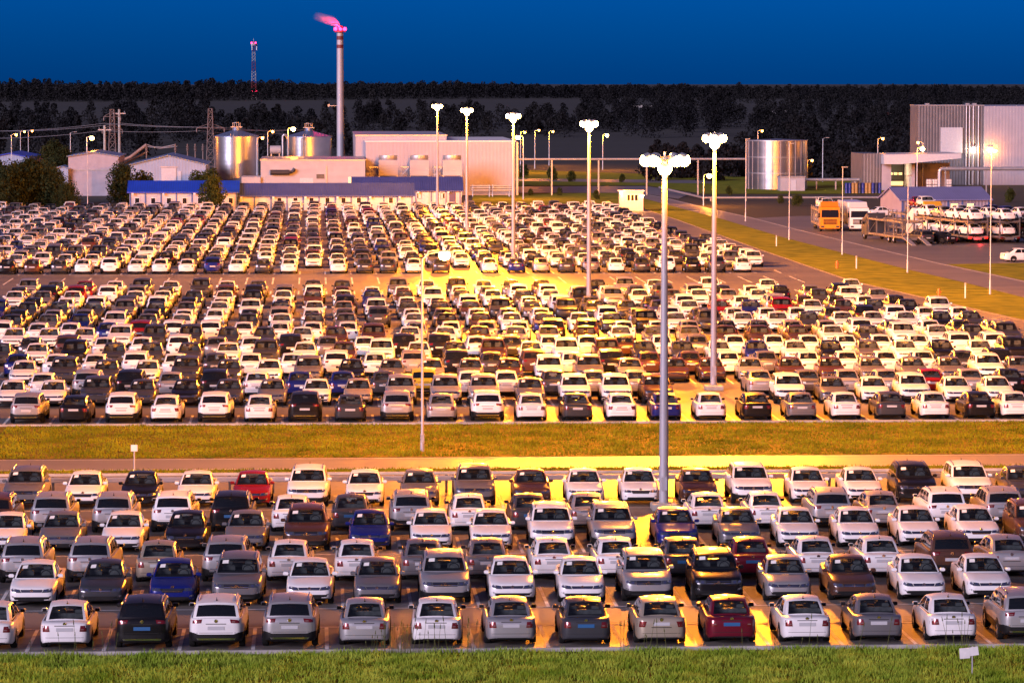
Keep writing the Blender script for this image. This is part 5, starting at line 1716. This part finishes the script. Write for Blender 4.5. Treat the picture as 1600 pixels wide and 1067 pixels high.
# houses on the far hillside
M['house_red'] = mat('red_house_roof', (.16, .045, .04), .7, var=.2); M['house_wall'] = mat('house_wall', (.25, .22, .22), .8, var=.2)
for px, py, d, w, lab in ((1383, 187, 1500, 9, 'far house with a reddish roof on the dark hillside, wider one'), (1400, 188, 1530, 6, 'far house with a reddish roof on the dark hillside, beside the tall hall'), (1424, 186, 1500, 6, 'far pale house on the hillside touching the tall hall edge'),
                          (1218, 183, 1560, 6, 'far pale house on the dark hillside above the wide tank'), (1003, 176, 1700, 8, 'far pale house between the two brightest masts')):
    X0 = xat(px, d); g0 = hill(X0, d); hh = zat(px, py - 9, d)
    t = thing('hillside_house', lab, 'house', (X0, d, g0), random.uniform(-.3, .3), 'houses on the far hillside')
    hw = hh - g0 - 1.8
    b = MB(); b.box(-w / 2, w / 2, 0, 7, 0, hw); b.build('wall', [M['house_wall']], t, flat=True)
    b = MB(); b.add([(-w / 2 - .4, -.4, hw), (w / 2 + .4, -.4, hw), (w / 2 + .4, 7.4, hw), (-w / 2 - .4, 7.4, hw), (-w / 2 - .4, 3.5, hw + 2.4), (w / 2 + .4, 3.5, hw + 2.4)], [(0, 1, 5, 4), (2, 3, 4, 5), (1, 2, 5), (3, 0, 4), (3, 2, 1, 0)])
    b.build('roof', [M['house_red'] if 'reddish' in lab else M['concrete']], t, flat=True)
    for x in (-w / 4, w / 4): window(t, x, hw * .45, hw * .45 + 1.2, 1.0)
# ------------------------------------------------------------------ trucks
def lp(o, name, fn, mats, flat=True):
    b = MB(); fn(b); return b.build(name, mats, o, flat=flat)
def wheel_pair(t, x, y, r=.5, w=.3):
    b = MB(); b.lathe([(r * .55, -w / 2), (r * .95, -w / 2), (r, -w * .3), (r, w * .3), (r * .95, w / 2), (r * .55, w / 2)], 16, axis='X')
    o = b.build('wheel', [M['tyre']], t, loc=(x, y, r))
    b = MB(); s = 1 if x > 0 else -1
    b.lathe([(0, s * w * .35), (r * .25, s * w * .45), (r * .5, s * w * .3), (r * .58, s * w * .45)], 14, axis='X'); b.build('rim', [M['rim']], o)
def paint_for(name, c): 
    m, nt, b = new_mat(name); b.inputs['Base Color'].default_value = (*c, 1); b.inputs['Roughness'].default_value = .35; b.inputs['Coat Weight'].default_value = .5
    return m
M['truck_orange'] = paint_for('truck_orange', (.65, .22, .012)); M['truck_white'] = paint_for('truck_white', (.66, .66, .66)); M['truck_dark'] = paint_for('truck_dark', (.03, .035, .05))
M['truck_yellow'] = paint_for('truck_yellow', (.60, .34, .02))
def cab(t, m, hgt=3.1):
    """cab with its nose at y = 0 looking towards -y"""
    def body(b):
        pr = [(-.0, .55), (-.02, 1.5), (.06, 1.75), (.22, hgt - .35), (.45, hgt - .05), (.8, hgt)]
        W = 1.24
        for (y0, z0), (y1, z1) in zip(pr[:-1], pr[1:]):
            b.quad((-W, y0, z0), (W, y0, z0), (W, y1, z1), (-W, y1, z1))
        side = pr + [(2.2, hgt), (2.2, .55)]
        for s in (-1, 1):
            vs = [(s * W, y, z) for y, z in side]
            b.add(vs, [tuple(range(len(vs)))])
        b.quad((-W, .8, hgt), (W, .8, hgt), (W, 2.2, hgt), (-W, 2.2, hgt)); b.quad((-W, 2.2, .55), (W, 2.2, .55), (W, 2.2, hgt), (-W, 2.2, hgt))
        b.box(-1.25, 1.25, -.12, .3, .35, .85, 0, .06)
        b.add([(-1.1, .5, hgt), (1.1, .5, hgt), (1.1, 1.6, hgt + .6), (-1.1, 1.6, hgt + .6), (1.1, 2.1, hgt + .6), (-1.1, 2.1, hgt + .6), (1.1, 2.1, hgt), (-1.1, 2.1, hgt)],
              [(0, 1, 2, 3), (3, 2, 4, 5), (1, 6, 4, 2), (7, 0, 3, 5), (6, 7, 5, 4)])
    lp(t, 'cab', body, [m])
    def ws(b): b.quad((-1.12, .045, 1.78), (1.12, .045, 1.78), (1.06, .20, hgt - .42), (-1.06, .20, hgt - .42))
    lp(t, 'windscreen', ws, [M['dark_glass']])
    def gr(b):
        for k in range(4): b.box(-.85, .85, -.05, -.022, .92 + k * .17, 1.03 + k * .17)
    lp(t, 'grille', gr, [M['black']])
    for s in (-1, 1):
        lp(t, 'headlight', lambda b: b.box(s * .95 - .2, s * .95 + .2, -.15, -.10, .5, .72, 0, .02), [M['headlight']])
        lp(t, 'mirror', lambda b: (b.box(s * 1.42 - .1, s * 1.42 + .1, .08, .2, 1.75, 2.35, 0, .03), b.tube((s * 1.24, .2, 2.2), (s * 1.40, .14, 2.2), .03, .03, 5)), [M['black']])
        lp(t, 'side_window', lambda b: b.quad((s * 1.247, .5, 1.78), (s * 1.247, 1.35, 1.78), (s * 1.247, 1.35, hgt - .5), (s * 1.247, .6, hgt - .5)), [M['dark_glass']])
        wheel_pair(t, s * 1.08, .95)
M['deck'] = mat('deck_steel', (.17, .16, .165), .5, .5, var=.25, scale=1)
def transporter_deck(t, y0, y1, ramps=False):
    def fr(b):
        n = 5
        for z, sl in ((.78, 0.0), (2.55, .0)):
            for s in (-1, 1):
                b.box(s * .95 - .28, s * .95 + .28, y0, y1, z, z + .10)
                b.box(s * 1.25 - .04, s * 1.25 + .04, y0, y1, z - .1, z + .14)
        for k in range(n):
            y = lerp(y0 + .1, y1 - .1, k / (n - 1))
            for s in (-1, 1):
                b.box(s * 1.25 - .06, s * 1.25 + .06, y - .07, y + .07, .6, 2.95)
            b.box(-1.25, 1.25, y - .05, y + .05, .68, .78); b.box(-1.25, 1.25, y - .05, y + .05, 2.45, 2.55)
        for s in (-1, 1):
            for k in range(n - 1):
                ya, yb = lerp(y0 + .1, y1 - .1, k / (n - 1)), lerp(y0 + .1, y1 - .1, (k + 1) / (n - 1))
                if k % 2 == 0: b.tube((s * 1.25, ya, .8), (s * 1.25, yb, 2.5), .045, .045, 5)
        b.box(-.5, .5, y0 - .4, y1, .45, .68)
    lp(t, 'deck_frame', fr, [M['deck']])
    for s in (-1, 1):
        for y in (lerp(y0, y1, .58), lerp(y0, y1, .72)): wheel_pair(t, s * 1.05, y, .42, .28)
    if ramps:
        for s in (-1, 1): lp(t, 'ramp', lambda b: b.add([(s * .95 - .28, y1, .86), (s * .95 + .28, y1, .86), (s * .95 + .28, y1 + 3.2, .08), (s * .95 - .28, y1 + 3.2, .08), (s * .95 - .28, y1, .74), (s * .95 + .28, y1, .74), (s * .95 + .28, y1 + 3.2, .0), (s * .95 - .28, y1 + 3.2, .0)],
            [(0, 1, 2, 3), (7, 6, 5, 4), (0, 4, 5, 1), (1, 5, 6, 2), (2, 6, 7, 3), (3, 7, 4, 0)]), [M['galv']])
def world(t, x, y):
    c, s = math.cos(t.rotation_euler.z), math.sin(t.rotation_euler.z)
    return t.location.x + x * c - y * s, t.location.y + x * s + y * c
def load(t, kind, cname, y, z, rz, label):
    x_, y_ = world(t, 0, y)
    o = place(kind, cname, x_, y_, t.rotation_euler.z + rz, label, 0, 'cars riding on the transporters')
    o.location.z = z
    return o
G = 'heavy trucks in the yard'
# orange transporter, nose towards us
X0, Y0 = at(1297, 362)
t = thing('car_transporter', 'orange car transporter loaded with pale cars, nose towards the road', 'truck', (X0, Y0, .01), math.radians(-3), G)
cab(t, M['truck_orange'], 3.15); transporter_deck(t, 2.7, 13.5)
for k, y in enumerate((5.1, 10.4)):
    load(t, 'saloon', 'white', y, 2.66, math.pi, ['white car on the upper deck just behind the orange cab', 'white car at the upper rear of the orange transporter'][k])
    load(t, 'saloon', ['white', 'silver'][k], y, .90, math.pi, ['white car on the lower deck just behind the orange cab', 'silver car at the lower rear of the orange transporter'][k])
# white box truck
X0, Y0 = at(1343, 362)
t = thing('box_truck', 'white box truck parked beside the orange transporter', 'truck', (X0, Y0, .01), math.radians(-1), G)
cab(t, M['truck_white'], 3.0)
lp(t, 'cargo_box', lambda b: b.box(-1.25, 1.25, 2.5, 12.5, .95, 3.65, 0, .05), [M['truck_white']])
lp(t, 'chassis', lambda b: b.box(-.5, .5, 2.2, 12.3, .55, .94), [M['steel_dark']])
for s in (-1, 1):
    for y in (9.2, 10.4): wheel_pair(t, s * 1.05, y)
# empty transporter with lowered ramps, seen from behind at a slant
X0, Y0 = at(1440, 384)
rz = math.radians(189); a = rz - math.pi
t = thing('car_transporter', 'empty double-deck car transporter with its ramps lowered', 'truck', (X0 - 19.2 * math.sin(a), Y0 + 19.2 * math.cos(a), .01), rz, G)
cab(t, M['truck_dark'], 2.6); transporter_deck(t, 2.7, 16, True)
# dark tractor and yellow cab between the transporters
X0, Y0 = at(1452, 372)
t = thing('dark_truck', 'dark truck cab facing us between the empty and the loaded transporters', 'truck', (X0, Y0 + 6, .01), math.radians(6), G)
cab(t, M['truck_dark'], 2.9); transporter_deck(t, 2.7, 11)
X0, Y0 = at(1466, 362)
t = thing('yellow_truck', 'yellow truck cab with amber lights behind the dark cab', 'truck', (X0, Y0 + 2.5, .01), math.radians(4), G)
cab(t, M['truck_yellow'], 3.1); transporter_deck(t, 2.7, 11)
load(t, 'suv', 'white', 4.8, 2.66, math.pi, 'white car riding above the yellow truck cab'); load(t, 'saloon', 'red', 9.6, 2.66, math.pi, 'red car riding behind the yellow truck cab')
for s in (-1, 1): lp(t, 'lit_lamp', lambda b: b.box(s * .95 - .12, s * .95 + .12, -.19, -.15, .5, .68, 0, .02), [M['sodium_small']])
# loaded transporters seen from behind
def loaded(px, py, label, cabm, red, cols, tagname):
    X0, Y0 = at(px, py)
    rz = math.radians(180 + 12)
    t = thing('car_transporter', label, 'truck', (0, 0, .01), rz, G)
    t.location.x, t.location.y = X0 - 20 * math.sin(rz - math.pi), Y0 + 20 * math.cos(rz - math.pi)
    cab(t, cabm, 3.0); transporter_deck(t, 2.7, 20)
    for s in (-1, 1):
        lp(t, 'tail_light', lambda b: b.box(s * 1.05 - .16, s * 1.05 + .16, 20.02, 20.08, .60, .80, 0, .01), [M['tail_glow'] if red else M['taillight']])
    if red: light('tail_light_glow', (0, 20.7, .55), 120, (1, .03, .03), .2, t)
    names = ['rearmost', 'second from tail', 'third from tail', 'fourth from tail']
    for k in range(4):
        y = 17.7 - k * 4.55
        for z, dk in ((2.66, 'upper'), (.90, 'lower')):
            c = cols[(k * 2 + (z < 1)) % len(cols)]
            load(t, 'saloon', c, y, z, math.pi, f'{c} car, {dk} deck, {names[k]}, on the transporter {tagname}')
loaded(1528, 381, 'loaded transporter with glowing red tail lights', M['truck_white'], True, ['white', 'white', 'white', 'white', 'silver', 'white', 'white', 'white'], 'with glowing red lights')
loaded(1578, 381, 'loaded transporter beside the one with glowing red lights', M['truck_white'], False, ['white', 'white', 'white', 'white', 'white', 'silver', 'white', 'silver'], 'beside the glowing one')
loaded(1628, 381, 'loaded transporter of dark cars cut by the frame edge', M['truck_dark'], False, ['blue', 'dark grey', 'white', 'black', 'blue', 'dark grey', 'blue', 'black'], 'of dark cars')
# loose cars in the yard
def yard(kind, c, px, py, rz, label):
    X0, Y0 = at(px, py); place(kind, c, X0, Y0, rz, label, 1, 'cars standing loose in the truck yard')
yard('saloon', 'white', 1378, 339, math.radians(-70), 'white saloon beside the workshop gable end')
yard('saloon', 'white', 1596, 409, math.radians(-80), 'white saloon alone at the yard edge, cut by the frame')
yard('suv', 'dark grey', 1436, 381, math.radians(20), 'dark grey SUV standing under the ramp of the empty transporter')
yard('saloon', 'black', 1470, 381, math.radians(30), 'black saloon standing before the yellow truck cab')
yard('liftback', 'black', 1494, 378, math.radians(25), 'black liftback standing beside the glowing red transporter')
yard('suv', 'blue', 1594, 352, math.radians(15), 'blue SUV parked behind the loaded transporters')

# ------------------------------------------------------------------ trees
M['bark'] = mat('bark', (.07, .05, .035), .9, var=.3, scale=3, bump=.4)
M['leaf_dark'] = leaf_mat('leaf_dark', (.018, .026, .010), (.045, .055, .018), .5)
M['leaf_mid'] = leaf_mat('leaf_mid', (.03, .045, .012), (.07, .085, .022), .6)
M['leaf_far'] = leaf_mat('leaf_far', (.008, .0085, .011), (.015, .015, .016), .012, 0.0)
def leaf_quads(C, R, n, size, squash=1.0):
    """random leaf-sized quads through clumps at C with radii R"""
    k = rng.integers(0, len(C), n)
    d = rng.normal(0, 1, (n, 3)); d /= np.linalg.norm(d, axis=1)[:, None]
    rad = R[k] * rng.uniform(.35, 1.0, n) ** .5
    P = C[k] + d * rad[:, None] * np.array([1, 1, squash])
    a = rng.normal(0, 1, (n, 3)); a /= np.linalg.norm(a, axis=1)[:, None]
    b = np.cross(a, rng.normal(0, 1, (n, 3))); b /= np.linalg.norm(b, axis=1)[:, None]
    s = size * rng.uniform(.6, 1.3, n)[:, None]
    V = np.stack([P - a * s - b * s * .5, P + a * s * .2 - b * s * .7, P + a * s + b * s * .3, P - a * s * .2 + b * s * .7], 1)
    return V.reshape(-1, 3).astype(np.float32)
def quads_mesh(name, V, m):
    n = len(V) // 4
    return big_mesh(name, [V], [np.arange(4 * n)], [np.full(n, 4)], [np.zeros(n, np.int32)], [m], False)
def tree_proto(h, w, leaf, nclump, n, size, low=.25):
    b = MB()
    th = h * .55
    pts = [Vector((0, 0, 0)), Vector((.05 * h * random.uniform(-1, 1) * .3, .0, th * .5)), Vector((random.uniform(-.05, .05) * h, random.uniform(-.05, .05) * h, th))]
    b.tube(pts[0], pts[1], h * .028, h * .02, 8); b.tube(pts[1], pts[2], h * .02, h * .011, 8)
    C, R = [], []
    for k in range(nclump):
        z = h * (low + (0.93 - low) * (k + .5) / nclump)
        prof = math.sin(math.pi * min(.95, max(.12, (z / h - low + .12) / (1.08 - low)))) ** .7
        a = k * 2.4 + random.uniform(-.5, .5); r = w * .5 * prof * random.uniform(.25, .85)
        c = Vector((r * math.cos(a), r * math.sin(a), z)); C.append(c[:]); R.append(w * random.uniform(.16, .27))
        s = pts[1].lerp(pts[2], random.random()) if z > th * .6 else pts[0].lerp(pts[1], .7)
        b.tube(s, c, h * .009, h * .003, 5)
    tr = b.mesh('trunk', [M['bark']])
    cr = quads_mesh('crown', leaf_quads(np.array(C), np.array(R), n, size), leaf)
    return tr, cr
PT = {'round': tree_proto(5.0, 4.2, M['leaf_mid'], 26, 5200, .13, .2), 'bushy': tree_proto(6.5, 6.5, M['leaf_dark'], 34, 6000, .17, .08), 'tall': tree_proto(8.5, 6.0, M['leaf_dark'], 34, 6000, .19, .14), 'small': tree_proto(3.0, 2.8, M['leaf_mid'], 16, 2200, .11, .1)}
HT = {'round': 5.0, 'bushy': 6.5, 'tall': 8.5, 'small': 3.0}
def tree(kind, px, base, top, label, name='tree', Yd=None):
    X0, Y0 = at(px, base) if Yd is None else (xat(px, Yd), Yd)
    g0 = hill(X0, Y0) if Y0 > 700 else 0
    s = (zat(px, top, Y0) - g0) / HT[kind] * 1.02
    t = thing(name, label, name, (X0, Y0, g0), random.uniform(0, 6), 'trees around the works')
    t.scale = (s, s, s)
    tr, cr = PT[kind]
    link('trunk', tr, t); link('crown', cr, t)
tree('round', 333, 331.5, 279, 'small round tree in front of the bright blue cabin roof')
tree('bushy', 192, 316, 261, 'bushy tree at the corner of the bright blue cabin roof')
for px, base, top, k, lab in ((12, 328, 262, 'bushy', 'dark bushy tree at the frame edge beside the lot'), (48, 327, 250, 'tall', 'tallest dark tree in the clump before the far shed'), (82, 327, 268, 'bushy', 'dark bushy tree at the lot side end of the clump'), (28, 322, 256, 'tall', 'dark tree in the middle back of the clump'),
                              (68, 320, 258, 'bushy', 'dark tree at the back of the clump near the pinkish shed'), (-10, 322, 250, 'tall', 'dark tree cut by the frame edge'), (104, 330, 290, 'bushy', 'lowest dark bush of the clump, next to the slim pale post')):
    tree(k, px, base, top, lab)
tree('tall', 84, 0, 222, 'olive tree behind the pinkish boxy shed, farther one', Yd=690)
tree('tall', 98, 0, 232, 'olive tree right behind the pinkish boxy shed', Yd=660)
for px, y, top, lab in ((224, 583, 271, 'thin sapling before the gabled shed, door side'), (309, 583, 271, 'thin sapling before the gabled shed, silo side'), (331, 590, 268, 'dark shrub at the foot of the narrower silo')):
    tree('small', px, 0, top, lab, 'sapling', Yd=y)
for px, base, top, lab in ((818, 277, 258, 'lit bush just beyond the white hall corner'), (863, 282, 262, 'wide lit bush on the lawn beyond the hall'), (893, 284, 268, 'round lit bush next to the wide bush on the lawn'), (829, 306, 296, 'small dark bush beside the road at the hall corner'), (874, 306, 294, 'dark bush beside the road, mid lawn'),
                           (972, 285, 273, 'dim bush behind the guard hut'), (932, 312, 298, 'bush between the mast and the guard hut'), (1139, 305, 292, 'bush beside the second mast foot road'), (1244, 322, 305, 'bush beside the orange transporter'), (1220, 318, 306, 'low bush under the low pale pipe'), (1250, 318, 306, 'low bush under the pipe, nearest the orange transporter'), (1578, 316, 296, 'lit conical bush behind the loaded transporters')):
    tree('small', px, base, top, lab, 'bush')

# woods: far masses that read as one
def woods(name, label, cells, per, leaf, size):
    C, R = [], []
    for X0, Y0, hh, rad in cells:
        g0 = hill(X0, Y0)
        for k in range(5):
            z = g0 + hh * (.25 + .18 * k); r = rad * (1.0 - .14 * k) * .6
            a = random.uniform(0, 6.3); C.append((X0 + r * .5 * math.cos(a), Y0 + r * .5 * math.sin(a), z)); R.append(max(r, .8))
    V = leaf_quads(np.array(C), np.array(R), per * len(cells), size)
    tag(link(name, quads_mesh(name, V, leaf)), label, kind='stuff')
cells = []
for row in range(7):
    d = 2040 + row * 45
    x = -330 - row * 5
    while x < 500:
        px = 800 + 5700 * x / d
        target = np.interp(px, [0, 300, 800, 1250, 1600], [127, 132, 136, 137, 133]) + 2.5 * math.sin(x * .045) + 1.5 * math.sin(x * .13 + row)
        g = hill(x, d)
        hh = max(6, CAMH - (target - YH) / F * d - g) * (1.0 if row > 2 else .75 + .08 * row) * random.choice([random.uniform(.9, 1.04), random.uniform(.7, .95)])
        X0 = x * RT.x + d * FW.x
        cells.append((X0, d * FW.y + x * RT.y, hh, random.uniform(5, 8)))
        x += random.uniform(5, 9)
woods('far_woods', 'dark wooded ridge along the horizon', cells, 300, M['leaf_far'], .55)
cells = []
for i in range(420):
    d = random.uniform(860, 1420)
    px = random.uniform(-40, 1640)
    if 560 < px < 1150 and d < 1150: continue
    hh = random.uniform(4, 9)
    if 240 < px < 335: d = random.uniform(1050, 1250); hh = random.uniform(9, 15)
    x = (px - 800) / F * d
    cells.append((x * RT.x + d * FW.x, d * FW.y + x * RT.y, hh, random.uniform(3.5, 6)))
for i in range(200):
    d = random.uniform(1300, 2000); px = random.uniform(900, 1650)
    x = (px - 800) / F * d
    cells.append((x * RT.x + d * FW.x, d * FW.y + x * RT.y, random.uniform(5, 9), random.uniform(4, 7)))
for i in range(160):
    d = random.uniform(700, 900); px = random.uniform(1010, 1440)
    x = (px - 800) / F * d
    cells.append((x * RT.x + d * FW.x, d * FW.y + x * RT.y, random.uniform(2, 4.5), random.uniform(2.5, 4)))
woods('valley_woods', 'dark scattered woods in the valley below the ridge', cells, 420, M['leaf_far'], .36)

# ------------------------------------------------------------------ sky, twilight and air
w = bpy.data.worlds.new('World'); S.world = w; w.use_nodes = True
nt = w.node_tree; bg = nt.nodes['Background']
sky = N(nt, 'ShaderNodeTexSky', sky_type='NISHITA'); sky.sun_disc = False
SUN_EL, SUN_AZ = 17.0, 180.0
sky.sun_elevation = math.radians(SUN_EL)
sky.sun_rotation = math.radians(SUN_AZ) + YAW + math.radians(SUN_OFF)
tc = N(nt, 'ShaderNodeTexCoord'); sp = N(nt, 'ShaderNodeSeparateXYZ'); nt.links.new(tc.outputs['Generated'], sp.inputs[0])
# deep blue in front of the camera, paler dusk behind it
ramp = N(nt, 'ShaderNodeValToRGB')
e = ramp.color_ramp.elements
e[0].position = .2; e[0].color = (*SKY_BACK, 1)
e[1].position = .95; e[1].color = (*SKY_FRONT, 1)
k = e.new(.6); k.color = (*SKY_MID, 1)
mr = N(nt, 'ShaderNodeMapRange'); mr.inputs['From Min'].default_value = -1; mr.inputs['From Max'].default_value = 1
nt.links.new(sp.outputs['Y'], mr.inputs['Value']); nt.links.new(mr.outputs['Result'], ramp.inputs['Fac'])
# the deep blue lies low; above it a purple glow, added to tint roofs
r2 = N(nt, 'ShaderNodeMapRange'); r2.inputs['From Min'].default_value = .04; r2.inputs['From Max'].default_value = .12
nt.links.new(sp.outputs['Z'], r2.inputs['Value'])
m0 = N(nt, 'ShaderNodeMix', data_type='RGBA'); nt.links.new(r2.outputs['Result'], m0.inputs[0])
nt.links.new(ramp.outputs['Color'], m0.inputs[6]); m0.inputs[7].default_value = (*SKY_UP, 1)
mu = N(nt, 'ShaderNodeMix', data_type='RGBA', blend_type='MULTIPLY'); mu.inputs[0].default_value = 1.0
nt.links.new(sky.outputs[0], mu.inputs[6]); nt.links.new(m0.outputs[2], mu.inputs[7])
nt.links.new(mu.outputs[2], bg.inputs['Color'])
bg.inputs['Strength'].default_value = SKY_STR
sd = bpy.data.lights.new('sun', 'SUN'); sd.energy = SUN_E; sd.angle = math.radians(24); sd.color = (.99, .83, 1.03)
so = link('sun', sd)
el = math.radians(SUN_EL)
az = math.radians(SUN_AZ) + YAW + math.radians(SUN_OFF)
dirv = Vector((math.sin(az) * math.cos(el), math.cos(az) * math.cos(el), math.sin(el)))
so.rotation_euler = (-dirv).to_track_quat('-Z', 'Y').to_euler()

if HAZE > 0:
    m = bpy.data.materials.new('haze'); m.use_nodes = True; nt = m.node_tree; nt.nodes.clear()
    out = N(nt, 'ShaderNodeOutputMaterial'); vol = N(nt, 'ShaderNodeVolumePrincipled'); vol.inputs['Color'].default_value = (.85, .85, .9, 1); vol.inputs['Density'].default_value = HAZE; vol.inputs['Anisotropy'].default_value = .8
    m.cycles.volume_sampling = 'EQUIANGULAR'
    nt.links.new(vol.outputs[0], out.inputs['Volume'])
    b = MB(); b.box(-7000, 7000, -400, 17000, -3, 75); o = b.build('haze', [m], flat=True); tag(o, kind='stuff')

S.render.engine = 'CYCLES'
S.cycles.use_denoising = True
try: S.cycles.denoiser = 'OPENIMAGEDENOISE'
except Exception: pass
S.cycles.max_bounces = 6; S.cycles.diffuse_bounces = 2; S.cycles.glossy_bounces = 3; S.cycles.transmission_bounces = 3; S.cycles.transparent_max_bounces = 8; S.cycles.volume_bounces = 0
S.cycles.sample_clamp_indirect = 6
S.cycles.caustics_reflective = False; S.cycles.caustics_refractive = False
S.view_settings.view_transform = 'Standard'; S.view_settings.look = 'None'; S.view_settings.gamma = 1.0; S.view_settings.use_curve_mapping = False
S.view_settings.exposure = EXPO
